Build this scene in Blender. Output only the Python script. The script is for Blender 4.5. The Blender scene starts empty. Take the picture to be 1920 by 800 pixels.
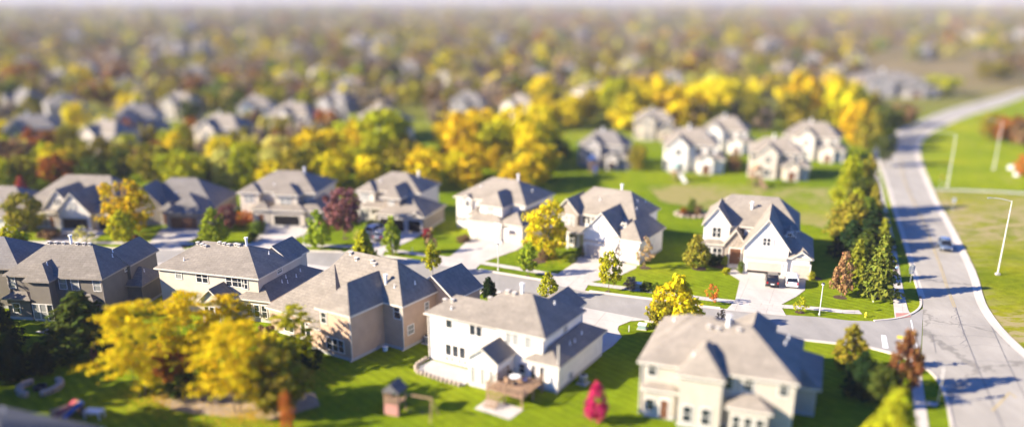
import bpy, math, random
import numpy as np
from mathutils import Vector, Matrix
R = math.radians
rnd = random.Random(7)
sc = bpy.context.scene
COL = sc.collection

# ------------------------------------------------------------------ camera
FPX, U0, V0, HC = 1580.0, 960.0, 545.0, 40.0
TH = math.atan(551 / 1580.0)
CT, ST = math.cos(TH), math.sin(TH)
cam = bpy.data.cameras.new('camera'); camo = bpy.data.objects.new('camera', cam); COL.objects.link(camo)
camo.location = (0, 0, HC); camo.rotation_euler = (R(90) - TH, 0, 0)
cam.sensor_width = 36; cam.lens = 36 * FPX / 1920; cam.shift_y = (V0 - 400) / 1920
cam.clip_start = 0.5; cam.clip_end = 30000
sc.camera = camo
cam.dof.use_dof = True
cam.dof.focus_distance = FPX * HC / (CT * (588 + 6))
cam.dof.aperture_fstop = 0.0134
cam.dof.aperture_blades = 0

def ray(u, v):
    x = (u - U0) / FPX; y = -(v - V0) / FPX
    return Vector((x, CT + y * ST, -ST + y * CT))
def G(u, v, z=0.0):
    d = ray(u, v); t = (z - HC) / d.z
    return Vector((d.x * t, d.y * t, z))
def hat(v, Y):
    y = -(v - V0) / FPX
    return HC + (y * Y * CT - Y * ST) / (CT + y * ST)
def depth(Y, Z=0): return Y * CT - (Z - HC) * ST

# ------------------------------------------------------------------ objects
def tag(o, label=None, cat=None, group=None, kind=None):
    if label: o['label'] = label
    if cat: o['category'] = cat
    if group: o['group'] = group
    if kind: o['kind'] = kind
    return o
def empty(name, loc, rz=0.0, label=None, cat=None, group=None, scale=None):
    o = bpy.data.objects.new(name, None); COL.objects.link(o)
    o.location = loc; o.rotation_euler = (0, 0, rz); o.empty_display_size = .5
    if scale: o.scale = scale
    return tag(o, label, cat, group)

class MB:
    """collects faces, builds one mesh object"""
    def __init__(s): s.v = []; s.f = []; s.m = []; s.cur = 0
    def add(s, vs, fs, mi=None):
        n = len(s.v); s.v += [tuple(p) for p in vs]
        for f in fs: s.f.append([n + i for i in f]); s.m.append(s.cur if mi is None else mi)
    def box(s, x0, x1, y0, y1, z0, z1, mi=None):
        s.add([(x0,y0,z0),(x1,y0,z0),(x1,y1,z0),(x0,y1,z0),(x0,y0,z1),(x1,y0,z1),(x1,y1,z1),(x0,y1,z1)],
              [(0,3,2,1),(4,5,6,7),(0,1,5,4),(1,2,6,5),(2,3,7,6),(3,0,4,7)], mi)
    def prism(s, pts, d, mi=None):
        """pts: closed outline (3-D), d: extrusion vector"""
        d = Vector(d); n = len(pts); P = [Vector(p) for p in pts]
        s.add(P + [p + d for p in P], [tuple(range(n - 1, -1, -1)), tuple(range(n, 2 * n))] +
              [(i, (i + 1) % n, n + (i + 1) % n, n + i) for i in range(n)], mi)
    def tube(s, p, q, r0, r1=None, n=8, mi=None):
        p = Vector(p); q = Vector(q); r1 = r0 if r1 is None else r1
        a = (q - p).normalized(); u = a.orthogonal().normalized(); w = a.cross(u)
        vs = [p + (u * math.cos(2*math.pi*i/n) + w * math.sin(2*math.pi*i/n)) * r0 for i in range(n)]
        vs += [q + (u * math.cos(2*math.pi*i/n) + w * math.sin(2*math.pi*i/n)) * r1 for i in range(n)]
        s.add(vs, [(i, (i+1) % n, n + (i+1) % n, n + i) for i in range(n)] + [tuple(range(n-1, -1, -1)), tuple(range(n, 2*n))], mi)
    def lathe(s, prof, c=(0,0,0), n=12, mi=None):
        k = len(prof); vs = []
        for r, z in prof:
            vs += [(c[0] + r*math.cos(2*math.pi*i/n), c[1] + r*math.sin(2*math.pi*i/n), c[2] + z) for i in range(n)]
        fs = [(j*n+i, j*n+(i+1) % n, (j+1)*n+(i+1) % n, (j+1)*n+i) for j in range(k-1) for i in range(n)]
        fs += [tuple(range(n-1, -1, -1)), tuple((k-1)*n+i for i in range(n))]
        s.add(vs, fs, mi)
    def loft(s, rings, mi=None):
        n = len(rings[0]); vs = [p for r in rings for p in r]
        fs = [(j*n+i, j*n+(i+1) % n, (j+1)*n+(i+1) % n, (j+1)*n+i) for j in range(len(rings)-1) for i in range(n)]
        fs += [tuple(range(n-1, -1, -1)), tuple((len(rings)-1)*n+i for i in range(n))]
        s.add(vs, fs, mi)
    def build(s, name, mats, parent=None, smooth=False, loc=None):
        me = bpy.data.meshes.new(name); me.from_pydata(s.v, [], s.f)
        for m in (mats if isinstance(mats, (list, tuple)) else [mats]): me.materials.append(m)
        me.polygons.foreach_set('material_index', s.m)
        if smooth: me.polygons.foreach_set('use_smooth', [True] * len(s.f))
        me.update()
        o = bpy.data.objects.new(name, me); COL.objects.link(o)
        if parent is not None: o.parent = parent
        if loc: o.location = loc
        return o

def copy_tree(o, parent=None):
    c = o.copy(); COL.objects.link(c); c.parent = parent
    for ch in list(o.children): copy_tree(ch, c)
    return c

# ------------------------------------------------------------------ materials
def new_mat(name):
    m = bpy.data.materials.new(name); m.use_nodes = True
    nt = m.node_tree; b = nt.nodes['Principled BSDF']
    return m, nt, b
def noise(nt, scale, detail=3, rough=.6, vec=None, w=None):
    n = nt.nodes.new('ShaderNodeTexNoise'); n.inputs['Scale'].default_value = scale
    n.inputs['Detail'].default_value = detail; n.inputs['Roughness'].default_value = rough
    if vec is not None: nt.links.new(vec, n.inputs['Vector'])
    return n.outputs['Fac']
def ramp(nt, fac, stops):
    r = nt.nodes.new('ShaderNodeValToRGB'); nt.links.new(fac, r.inputs['Fac'])
    e = r.color_ramp.elements
    while len(e) < len(stops): e.new(.5)
    for i, (p, c) in enumerate(stops):
        e[i].position = p; e[i].color = (*c, 1) if not isinstance(c, (int, float)) else (c, c, c, 1)
    return r.outputs['Color']
def mix(nt, a, b, fac, mode='MIX'):
    m = nt.nodes.new('ShaderNodeMix'); m.data_type = 'RGBA'; m.blend_type = mode
    for sock, val in ((m.inputs['Factor'], fac), (m.inputs['A'], a), (m.inputs['B'], b)):
        if isinstance(val, (int, float)): sock.default_value = val
        elif isinstance(val, tuple): sock.default_value = (*val, 1)
        else: nt.links.new(val, sock)
    return m.outputs['Result']
def pos(nt):
    return nt.nodes.new('ShaderNodeNewGeometry').outputs['Position']
def objco(nt):
    return nt.nodes.new('ShaderNodeTexCoord').outputs['Object']
def bump(nt, b, fac, strength=.3, dist=.05):
    n = nt.nodes.new('ShaderNodeBump'); n.inputs['Strength'].default_value = strength; n.inputs['Distance'].default_value = dist
    nt.links.new(fac, n.inputs['Height']); nt.links.new(n.outputs['Normal'], b.inputs['Normal'])
def sc3(c, k): return tuple(x * k for x in c)
def mat(name, c, rough=.75, var=.18, scale=1.2, fine=9.0, metal=0.0, bmp=0.0):
    """base colour broken up by a coarse and a fine noise"""
    m, nt, b = new_mat(name); v = objco(nt)
    col = ramp(nt, noise(nt, scale, 4, .65, v), [(.3, sc3(c, 1 - var)), (.7, sc3(c, 1 + var))])
    f = noise(nt, fine, 2, .6, v)
    col = mix(nt, col, ramp(nt, f, [(.3, 1 - var), (.7, 1 + var * .6)]), 1.0, 'MULTIPLY')
    nt.links.new(col, b.inputs['Base Color']); b.inputs['Roughness'].default_value = rough; b.inputs['Metallic'].default_value = metal
    b.inputs['Specular IOR Level'].default_value = .3
    if bmp: bump(nt, b, f, bmp, .03)
    return m
def shingle(name, c):
    m, nt, b = new_mat(name); v = objco(nt)
    br = nt.nodes.new('ShaderNodeTexBrick'); nt.links.new(v, br.inputs['Vector'])
    br.inputs['Scale'].default_value = 1.0; br.inputs['Brick Width'].default_value = .9; br.inputs['Row Height'].default_value = .32
    br.inputs['Mortar Size'].default_value = .02; br.inputs['Color1'].default_value = (*sc3(c, .93), 1); br.inputs['Color2'].default_value = (*sc3(c, 1.07), 1)
    br.inputs['Mortar'].default_value = (*sc3(c, .75), 1)
    col = mix(nt, br.outputs['Color'], ramp(nt, noise(nt, 3.0, 4, .7, v), [(.3, .84), (.7, 1.15)]), 1.0, 'MULTIPLY')
    col = mix(nt, col, ramp(nt, noise(nt, .35, 4, .7, v), [(.3, .78), (.7, 1.12)]), 1.0, 'MULTIPLY')
    nt.links.new(col, b.inputs['Base Color']); b.inputs['Roughness'].default_value = .9; b.inputs['Specular IOR Level'].default_value = .25
    return m
def siding(name, c):
    m, nt, b = new_mat(name); v = objco(nt)
    w = nt.nodes.new('ShaderNodeTexWave'); w.wave_type = 'BANDS'; w.bands_direction = 'Z'; w.wave_profile = 'SAW'
    w.inputs['Scale'].default_value = 1.6; w.inputs['Distortion'].default_value = 0; nt.links.new(v, w.inputs['Vector'])
    col = ramp(nt, noise(nt, .7, 4, .6, v), [(.3, sc3(c, .9)), (.7, sc3(c, 1.08))])
    col = mix(nt, col, ramp(nt, w.outputs['Fac'], [(0, .9), (.12, 1.0), (1, 1.0)]), 1.0, 'MULTIPLY')
    nt.links.new(col, b.inputs['Base Color']); b.inputs['Roughness'].default_value = .7; b.inputs['Specular IOR Level'].default_value = .25
    return m
def masonry(name, c1, c2, mort):
    m, nt, b = new_mat(name); v = objco(nt)
    vo = nt.nodes.new('ShaderNodeTexVoronoi'); vo.inputs['Scale'].default_value = 3.2; nt.links.new(v, vo.inputs['Vector'])
    col = ramp(nt, noise(nt, 4, 3, .7, v), [(.3, c1), (.7, c2)])
    col = mix(nt, col, ramp(nt, vo.outputs['Distance'], [(.25, 1.0), (.5, .7)]), 1.0, 'MULTIPLY')
    nt.links.new(col, b.inputs['Base Color']); b.inputs['Roughness'].default_value = .85
    return m
def plain(name, c, rough=.5, metal=0.0, coat=0.0, spec=.5):
    m, nt, b = new_mat(name); v = objco(nt)
    col = ramp(nt, noise(nt, 6, 2, .5, v), [(.3, sc3(c, .95)), (.7, sc3(c, 1.05))])
    nt.links.new(col, b.inputs['Base Color'])
    b.inputs['Roughness'].default_value = rough; b.inputs['Metallic'].default_value = metal; b.inputs['Coat Weight'].default_value = coat
    b.inputs['Specular IOR Level'].default_value = spec
    return m
def leaf_mat(name):
    """leaf colour comes from the object's own colour; each leaf varies a little"""
    m, nt, b = new_mat(name); nt.nodes.remove(b)
    oi = nt.nodes.new('ShaderNodeObjectInfo'); ge = nt.nodes.new('ShaderNodeNewGeometry')
    hs = nt.nodes.new('ShaderNodeHueSaturation')
    hue = nt.nodes.new('ShaderNodeMapRange'); hue.inputs['To Min'].default_value = .474; hue.inputs['To Max'].default_value = .524
    nt.links.new(ge.outputs['Random Per Island'], hue.inputs['Value']); nt.links.new(hue.outputs['Result'], hs.inputs['Hue'])
    wn = nt.nodes.new('ShaderNodeTexWhiteNoise'); wn.noise_dimensions = '1D'; nt.links.new(ge.outputs['Random Per Island'], wn.inputs['W'])
    val = nt.nodes.new('ShaderNodeMapRange'); val.inputs['To Min'].default_value = .62; val.inputs['To Max'].default_value = 1.4
    nt.links.new(wn.outputs['Value'], val.inputs['Value']); nt.links.new(val.outputs['Result'], hs.inputs['Value'])
    nt.links.new(oi.outputs['Color'], hs.inputs['Color'])
    d = nt.nodes.new('ShaderNodeBsdfDiffuse'); t = nt.nodes.new('ShaderNodeBsdfTranslucent'); mx = nt.nodes.new('ShaderNodeMixShader')
    nt.links.new(hs.outputs['Color'], d.inputs['Color']); nt.links.new(hs.outputs['Color'], t.inputs['Color'])
    mx.inputs[0].default_value = .28; nt.links.new(d.outputs[0], mx.inputs[1]); nt.links.new(t.outputs[0], mx.inputs[2])
    nt.links.new(mx.outputs[0], nt.nodes['Material Output'].inputs['Surface'])
    return m

M = {}
def grass_mat(name, stripes=True, dry=0.0, tan=(.30, .235, .13), base=1.0, warm=1.0):
    m, nt, b = new_mat(name); p = pos(nt)
    g1, g2, g3 = sc3((.090, .148, .004), base), sc3((.160, .212, .006), base), sc3((.225, .245, .009), base)
    g1, g2, g3 = [(q[0] * warm, q[1], q[2]) for q in (g1, g2, g3)]
    col = ramp(nt, noise(nt, .045, 5, .6, p), [(.3, g1), (.52, g2), (.72, g3)])
    col = mix(nt, col, ramp(nt, noise(nt, .7, 4, .65, p), [(.3, .74), (.7, 1.2)]), 1.0, 'MULTIPLY')
    col = mix(nt, col, ramp(nt, noise(nt, 5.5, 3, .7, p), [(.3, .72), (.7, 1.26)]), 1.0, 'MULTIPLY')
    if stripes:
        mp = nt.nodes.new('ShaderNodeMapping'); mp.inputs['Rotation'].default_value = (0, 0, R(-42)); nt.links.new(p, mp.inputs['Vector'])
        w = nt.nodes.new('ShaderNodeTexWave'); w.inputs['Scale'].default_value = .28; w.inputs['Distortion'].default_value = 3.5
        w.inputs['Detail Scale'].default_value = .5; nt.links.new(mp.outputs[0], w.inputs['Vector'])
        col = mix(nt, col, ramp(nt, w.outputs['Fac'], [(.25, .90), (.75, 1.07)]), 1.0, 'MULTIPLY')
    if dry:
        mp2 = nt.nodes.new('ShaderNodeMapping'); mp2.inputs['Scale'].default_value = (.55, 1.3, 1); nt.links.new(p, mp2.inputs['Vector'])
        a = noise(nt, .42, 6, .72, mp2.outputs[0])
        mask = ramp(nt, a, [(.60 - dry * .16, 0.0), (.66 - dry * .14, 1.0)])
        big = ramp(nt, noise(nt, .03, 2, .5, p), [(.34, 0.0), (.52, 1.0)])
        mm = mix(nt, mask, big, 1.0, 'MULTIPLY')
        col = mix(nt, col, tan, mm)
    nt.links.new(col, b.inputs['Base Color']); b.inputs['Roughness'].default_value = .95; b.inputs['Specular IOR Level'].default_value = .02
    bump(nt, b, noise(nt, 9, 3, .8, p), .5, .12)
    return m
def pave(name, c, cracks=0.0, joint=0.0, var=.1):
    m, nt, b = new_mat(name); p = pos(nt)
    col = ramp(nt, noise(nt, .12, 4, .6, p), [(.3, sc3(c, 1 - var)), (.7, sc3(c, 1 + var))])
    col = mix(nt, col, ramp(nt, noise(nt, 6, 3, .7, p), [(.25, .9), (.75, 1.07)]), 1.0, 'MULTIPLY')
    mp0 = nt.nodes.new('ShaderNodeMapping'); mp0.inputs['Scale'].default_value = (1, .25, 1); nt.links.new(p, mp0.inputs['Vector'])
    col = mix(nt, col, ramp(nt, noise(nt, .5, 4, .6, mp0.outputs[0]), [(.35, .9), (.65, 1.05)]), 1.0, 'MULTIPLY')
    if cracks:
        vo = nt.nodes.new('ShaderNodeTexVoronoi'); vo.feature = 'DISTANCE_TO_EDGE'; vo.inputs['Scale'].default_value = cracks
        dn = nt.nodes.new('ShaderNodeTexNoise'); dn.inputs['Scale'].default_value = .8; nt.links.new(p, dn.inputs['Vector'])
        add = nt.nodes.new('ShaderNodeVectorMath'); add.operation = 'MULTIPLY_ADD'
        nt.links.new(dn.outputs['Color'], add.inputs[0]); add.inputs[1].default_value = (3.5, 3.5, 0); nt.links.new(p, add.inputs[2])
        nt.links.new(add.outputs[0], vo.inputs['Vector'])
        col = mix(nt, col, ramp(nt, vo.outputs['Distance'], [(0.0, .66), (.006, .72), (.010, 1.0)]), 1.0, 'MULTIPLY')
    if joint:
        br = nt.nodes.new('ShaderNodeTexBrick'); br.offset = 0; br.inputs['Scale'].default_value = 1; br.inputs['Brick Width'].default_value = joint
        br.inputs['Row Height'].default_value = joint; br.inputs['Mortar Size'].default_value = .03
        br.inputs['Color1'].default_value = (1, 1, 1, 1); br.inputs['Color2'].default_value = (.95, .95, .95, 1); br.inputs['Mortar'].default_value = (.62, .62, .6, 1)
        mp = nt.nodes.new('ShaderNodeMapping'); mp.inputs['Rotation'].default_value = (0, 0, R(22)); nt.links.new(p, mp.inputs['Vector']); nt.links.new(mp.outputs[0], br.inputs['Vector'])
        col = mix(nt, col, br.outputs['Color'], 1.0, 'MULTIPLY')
    nt.links.new(col, b.inputs['Base Color']); b.inputs['Roughness'].default_value = .85; b.inputs['Specular IOR Level'].default_value = .2
    return m

def ground_mat():
    """lawn green near the houses, dull autumn fields far away"""
    m = grass_mat('ground_grass', True, 0.0); nt = m.node_tree; b = nt.nodes['Principled BSDF']
    src = b.inputs['Base Color'].links[0].from_socket; p = pos(nt)
    far = ramp(nt, noise(nt, .006, 5, .65, p), [(.3, (.10, .085, .035)), (.5, (.17, .135, .06)), (.7, (.22, .17, .10))])
    sx = nt.nodes.new('ShaderNodeSeparateXYZ'); nt.links.new(p, sx.inputs[0])
    mr = nt.nodes.new('ShaderNodeMapRange'); mr.inputs['From Min'].default_value = 230; mr.inputs['From Max'].default_value = 420
    nt.links.new(sx.outputs['Y'], mr.inputs['Value'])
    nt.links.new(mix(nt, src, far, mr.outputs['Result']), b.inputs['Base Color'])
    return m

M['ground'] = ground_mat()
M['field'] = grass_mat('field_grass', False, .95, tan=(.31, .25, .12), warm=1.22)
M['park'] = grass_mat('park_grass', False, .12, base=1.15, warm=1.08)
M['backlawn'] = grass_mat('back_meadow', False, .8, tan=(.29, .24, .10))
M['street'] = pave('street_asphalt', (.30, .28, .25), 0)
M['road'] = pave('road_concrete', (.345, .315, .265), .035)
M['drive'] = pave('driveway_concrete', (.50, .455, .40), 0, 4.0, .06)
M['walk'] = pave('sidewalk_concrete', (.52, .47, .41), 0, 1.5, .06)
M['kerb'] = pave('kerb_concrete', (.55, .49, .41), 0, 0, .06)
M['dryground'] = grass_mat('dry_ground', False, 1.6, tan=(.26, .225, .08))
M['dirt'] = mat('bare_earth', (.34, .255, .165), .95, .25, .3, 3)
M['mulch'] = mat('bark_mulch', (.075, .042, .026), .95, .35, 2, 12)
M['paint_w'] = mat('white_road_paint', (.75, .75, .72), .6, .12, 2)
M['paint_y'] = mat('yellow_road_paint', (.45, .34, .14), .6, .2, 2)
M['seal'] = mat('crack_sealant', (.13, .12, .115), .6, .2, 2)
M['rpad'] = mat('brick_red_paving', (.42, .20, .16), .85, .15, 3)
M['roof'] = shingle('brown_grey_shingles', (.230, .198, .160))
M['roof2'] = shingle('warm_tan_shingles', (.258, .222, .178))
M['roofd'] = shingle('dark_shingles', (.185, .168, .15))
M['roof_shaded'] = shingle('shade_dark_shingles', (.085, .088, .095))  # shade on the bottom left roof, put into a darker shingle colour
M['trim'] = plain('cream_trim_paint', (.62, .56, .47), .5)
M['trimd'] = plain('taupe_trim_paint', (.30, .255, .21), .5)
M['w_white'] = siding('white_siding', (.74, .70, .63))
M['w_cream'] = siding('cream_siding', (.52, .455, .365))
M['w_taupe'] = siding('taupe_stucco', (.185, .16, .13))
M['w_greige'] = siding('greige_siding', (.43, .385, .31))
M['roofb'] = shingle('brown_shingles', (.198, .172, .140))
M['w_tan'] = siding('tan_stucco', (.46, .32, .22))
M['w_beige'] = siding('beige_siding', (.58, .53, .45))
M['w_grey'] = siding('grey_siding', (.30, .28, .27))
M['stone'] = masonry('field_stone', (.26, .21, .165), (.44, .37, .30), .3)
M['glass'] = plain('window_glass', (.022, .027, .035), .06, 0, 0, .8)
M['blind'] = plain('window_blind_glass', (.27, .27, .25), .15, 0, .3)
M['frame'] = plain('white_window_frame', (.72, .68, .62), .5)
M['gdoor'] = mat('beige_garage_door', (.50, .43, .36), .55, .05, 1)
M['wooddoor'] = mat('brown_wood', (.13, .055, .028), .5, .25, 3)
M['dark'] = plain('interior_shade', (.012, .011, .012), .9, 0, 0, .1)
M['metal'] = plain('galvanised_metal', (.55, .56, .57), .4, .6)
M['pole'] = plain('pale_pole_paint', (.60, .58, .54), .5)
M['white'] = plain('white_paint', (.78, .76, .73), .45)
M['black'] = plain('black_paint', (.018, .018, .02), .4)
M['bark'] = mat('tree_bark', (.16, .12, .085), .95, .3, 4, 14)
M['leaf'] = leaf_mat('leaves')
M['wood'] = mat('weathered_wood', (.30, .19, .115), .8, .25, 2, 10)
M['concrete'] = mat('foundation_concrete', (.42, .40, .37), .9, .1, 1)
M['rubber'] = plain('tyre_rubber', (.015, .015, .015), .8)
M['yellow'] = plain('sign_yellow', (.75, .55, .02), .5)
M['blue'] = plain('blue_plastic', (.03, .07, .24), .6)
M['red'] = plain('red_plastic', (.30, .025, .04), .6)
M['orange'] = plain('orange_plastic', (.42, .20, .05), .6)
M['rock'] = mat('garden_rock', (.38, .31, .24), .9, .3, 3)
M['bluegrey'] = shingle('grey_shingles_small', (.13, .125, .125))
M['utility'] = plain('utility_green', (.22, .30, .27), .5)
# ------------------------------------------------------------------ ground, roads, paths
def structure(name, mb, m):
    return tag(mb.build(name, m), kind='structure')
def sheet(name, px, z, m):
    b = MB(); pts = [G(u, v) for u, v in px]
    a = sum(pts[i].x * pts[(i+1) % len(pts)].y - pts[(i+1) % len(pts)].x * pts[i].y for i in range(len(pts)))
    if a < 0: pts.reverse()
    b.add([(p.x, p.y, z) for p in pts], [tuple(range(len(pts)))])
    return structure(name, b, m)
def resample(pts, step):
    out = [pts[0].copy()]
    for a, b in zip(pts, pts[1:]):
        n = max(1, int((b - a).length / step))
        out += [a.lerp(b, (i + 1) / n) for i in range(n)]
    return out
def smooth(pts, it=2):
    for _ in range(it):
        q = [pts[0]]
        for a, b in zip(pts, pts[1:]): q += [a.lerp(b, .25), a.lerp(b, .75)]
        q.append(pts[-1]); pts = q
    return pts
def offset(pts, d):
    out = []
    for i, p in enumerate(pts):
        a = pts[max(0, i - 1)]; b = pts[min(len(pts) - 1, i + 1)]
        t = (b - a).normalized(); out.append(Vector((p.x - t.y * d, p.y + t.x * d, p.z)))
    return out
def strip(b, l, r, z0, z1=None):
    """ribbon between two point rows; with z1 a solid kerb"""
    for i in range(len(l) - 1):
        q = [l[i], r[i], r[i+1], l[i+1]]
        if z1 is None: b.add([(p.x, p.y, z0) for p in q], [(0, 1, 2, 3)])
        else:
            b.add([(p.x, p.y, z0) for p in q] + [(p.x, p.y, z1) for p in q], [(4,5,6,7), (0,1,5,4), (1,2,6,5), (2,3,7,6), (3,0,4,7)])
def inside(p, poly):
    c = False; n = len(poly)
    for i in range(n):
        a, b = poly[i], poly[i-1]
        if (a.y > p.y) != (b.y > p.y) and p.x < (b.x - a.x) * (p.y - a.y) / (b.y - a.y) + a.x: c = not c
    return c

b = MB(); S = 16000
b.add([(-S, -300, 0), (S, -300, 0), (S, S, 0), (-S, S, 0)], [(0,1,2,3)])
structure('ground', b, M['ground'])

ART_L = [(1920,168),(1847,189),(1790,203),(1740,221),(1702,240),(1666,263),(1648,287),(1646,306),(1656,325),(1663,345),(1677,394),(1697,457),(1709,496),(1718,528),(1727,556),(1731,575),
         (1730,620),(1727,684),(1750,698),(1769,723),(1780,756),(1788,800),(1800,870),(1812,960)]
ART_R = [(1920,181),(1868,201),(1815,216),(1762,239),(1731,257),(1720,276),(1726,308),(1738,337),(1756,380),(1784,428),(1806,472),(1828,518),(1838,562),(1852,588),
         (1876,620),(1920,662),(1980,712),(2060,770),(2160,840),(2260,910)]
aL = resample(smooth([G(*p) for p in ART_L], 1), 1.2); aR = resample(smooth([G(*p) for p in ART_R], 1), 1.2)
def even(pts, n):
    d = [0]
    for a, c in zip(pts, pts[1:]): d.append(d[-1] + (c - a).length)
    out = []; j = 0
    for i in range(n):
        t = d[-1] * i / (n - 1)
        while j < len(d) - 2 and d[j+1] < t: j += 1
        out.append(pts[j].lerp(pts[j+1], (t - d[j]) / max(1e-6, d[j+1] - d[j])))
    return out
# far continuation of the arterial and its near end
N = 260
b = MB(); strip(b, even(aL, N), even(aR, N), .04); structure('arterial_road', b, M['road'])
b = MB()
far_l = [G(1920,168), G(2050,150), G(2300,128)]; far_r = [G(1920,181), G(2070,160), G(2330,137)]
strip(b, far_l, far_r, .04); structure('arterial_road_beyond', b, M['road'])

ST_F = [(-420,464),(-150,464),(150,465),(270,466),(440,469),(555,470),(650,472.5),(715,479),(797,491),(890,504),(1015,525),(1094,544.5),(1179,555.5),(1224,561),(1313,574),(1375,580.5),(1420,585),(1472,590),(1535,594),(1590,600.5),(1640,602),(1678,599),(1712,590)]
ST_N = [(-420,494),(-150,494),(150,494),(286,494.5),(440,494.5),(580,498),(700,510),(828,529.5),(905,545),(1000,564),(1100,584),(1210,601.5),(1400,625),(1507,637),(1626,650),(1690,667),(1725,684)]
sF = resample([G(*p) for p in ST_F], .8); sN = resample([G(*p) for p in ST_N], .8)
b = MB(); fe = even(sF + [G(1731, 578)], 300); ne = even(sN, 300); strip(b, fe, ne, .03); structure('side_street', b, M['street'])

DRV = {
 'far8': [(1390,513),(1511,523),(1509,544),(1493,556),(1463,572),(1474,592),(1420,587),(1361,581),(1378,564),(1387,526),(1364,512),(1374,503),(1390,510)],
 'far7': [(1096,481),(1195,498),(1192,503),(1160,518),(1106,529),(1095,547),(1055,537),(1012,527),(1040,517),(1080,491),(1074,487),(1090,473),(1098,476)],
 'far6': [(893,448),(988,457),(969,469),(904,492),(890,506),(840,500),(790,493),(845,480),(860,467),(876,452),(884,445)],
 'far5': [(704,431),(794,436),(778,447),(746,462),(724,467),(716,481),(645,474),(663,467),(697,461),(692,442)],
 'far4': [(503,421),(578,422),(579,436),(527,458),(545,471.5),(440,470),(470,457)],
 'far3': [(305,428),(377,427),(374,443),(338,459),(346,470),(255,468),(277,458)],
 'far2': [(125,427),(210,429),(180,446),(150,460),(152,467),(52,467),(76,458),(106,440)],
}
DP = {k: [G(*p) for p in v] for k, v in DRV.items()}
for k, v in DRV.items(): sheet('driveway', v, .05, M['drive'])
NEAR = {
 'n4': [(1060,590),(1092,576),(1215,600),(1182,602),(1160,611),(1158,618),(1166,631),(1150,648),(1120,668),(1085,650)],
 'n3': [(820,556),(846,534),(906,547),(890,560),(870,580)],
 'n2': [(545,500),(560,493),(640,503),(612,512),(598,522),(560,518)],
 'n5': [(1330,640),(1345,617),(1450,629),(1440,650)],
 'n1': [(262,510),(285,492),(350,493),(330,512)],
}
for k, v in NEAR.items(): sheet('driveway', v, .05, M['drive']); DP[k] = [G(*p) for p in v]
def near_drive(p, m=.6):
    return any(inside(p + Vector((dx, dy, 0)), q) for q in DP.values() for dx, dy in ((0,0),(m,0),(-m,0),(0,m),(0,-m)))
def kerb_row(name, pts, d, w=.32, skip=True):
    b = MB(); o = offset(pts, d)
    for i in range(len(pts) - 1):
        if skip and near_drive((pts[i] + pts[i+1]) / 2): continue
        strip(b, pts[i:i+2], o[i:i+2], 0, .12)
    structure(name, b, M['kerb'])
def gutter(name, pts, d):
    b = MB(); strip(b, pts, offset(pts, d), .034); structure(name, b, M['kerb'])
crn = smooth([G(*p) for p in [(1640,602),(1678,599),(1705,592),(1722,583),(1730,572),(1727,556)]], 2)
kerb_row('kerb', sF[:-20], .32); gutter('gutter', sF[:-20], -.45)
kerb_row('kerb', crn, .3); kerb_row('kerb', sN, -.32); gutter('gutter', sN, .45)
i0 = min(range(len(aL)), key=lambda i: (aL[i] - G(1730,573)).length); i1 = min(range(len(aL)), key=lambda i: (aL[i] - G(1727,684)).length)
kerb_row('kerb', aL[:i0], -.32, skip=False); kerb_row('kerb', aL[i1:], -.32, skip=False); kerb_row('kerb', aR, .45, skip=False)
b = MB(); strip(b, aR, offset(aR, -.7), .046); structure('gutter', b, M['kerb'])
b = MB(); strip(b, aL[:i0], offset(aL[:i0], .5), .046); structure('gutter', b, M['kerb'])

# sidewalks
b = MB(); ln = sF[:-8]; strip(b, offset(ln, 2.5), offset(ln, 3.95), .06); structure('sidewalk', b, M['walk'])
def ribbon(name, l, r, z, m, n=80):
    b = MB(); strip(b, even(resample(smooth([G(*p) for p in l], 1), 1), n), even(resample(smooth([G(*p) for p in r], 1), 1), n), z); return structure(name, b, m)
ribbon('sidewalk', [(1700,236),(1655,262),(1632,290),(1633,310),(1642,350),(1652,400),(1664,470),(1668,515),(1673,550),(1677,590),(1678,597)],
       [(1708,238),(1664,264),(1643,290),(1643,310),(1653,350),(1664,400),(1681,470),(1688,515),(1695,550),(1704,588),(1709,592)], .06, M['walk'])
ribbon('sidewalk', [(1703,676),(1708,712),(1713,760),(1719,815),(1724,900)], [(1726,684),(1729,712),(1736,760),(1743,815),(1752,900)], .06, M['walk'])
sheet('sidewalk', [(1737,752),(1737,759),(1757,762),(1759,755)], .064, M['walk'])
sheet('tactile_paving', [(1679,587),(1703,587),(1708,594),(1680,598)], .072, M['rpad'])
ribbon('footpath', [(1745,354),(1790,355),(1850,357),(1920,361),(2050,368)], [(1746,356),(1790,357.6),(1850,359.8),(1920,364),(2050,371)], .03, M['walk'], 30)

# grass verge, park and dry field
fl = [(1760,240),(1815,217),(1866,202),(1935,178),(2100,205),(2400,260),(2300,320),(2100,352),(1920,358),(1850,355),(1790,353),(1748,352),(1739,337),(1727,308),(1722,276),(1733,257)]
sheet('park_lawn', fl, .012, M['park'])
sheet('dry_field', [(1746,357),(1790,359),(1850,361),(1920,366),(2100,376),(2400,420),(2700,560),(2900,900),(2240,900),(2160,842),(2060,772),(1980,714),(1920,664),(1876,622),(1852,590),(1839,562),(1829,518),(1807,472),(1785,428),(1757,380)], .012, M['field'])
sheet('back_meadow', [(1215,352),(1290,343),(1420,350),(1560,352),(1600,350),(1640,360),(1650,400),(1600,440),(1530,425),(1440,402),(1320,392),(1240,378)], .012, M['backlawn'])
sheet('bare_earth', [(1225,360),(1262,350),(1310,350),(1352,360),(1420,366),(1400,376),(1330,378),(1290,386),(1238,376)], .022, M['dryground'])
sheet('bare_earth', [(1490,398),(1530,400),(1560,412),(1545,418),(1500,412)], .022, M['dryground'])
sheet('mulch_bed', [(288,748),(330,724),(380,715),(440,735),(520,742),(590,735),(600,760),(520,785),(420,780),(330,770)], .022, M['dirt'])
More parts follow.
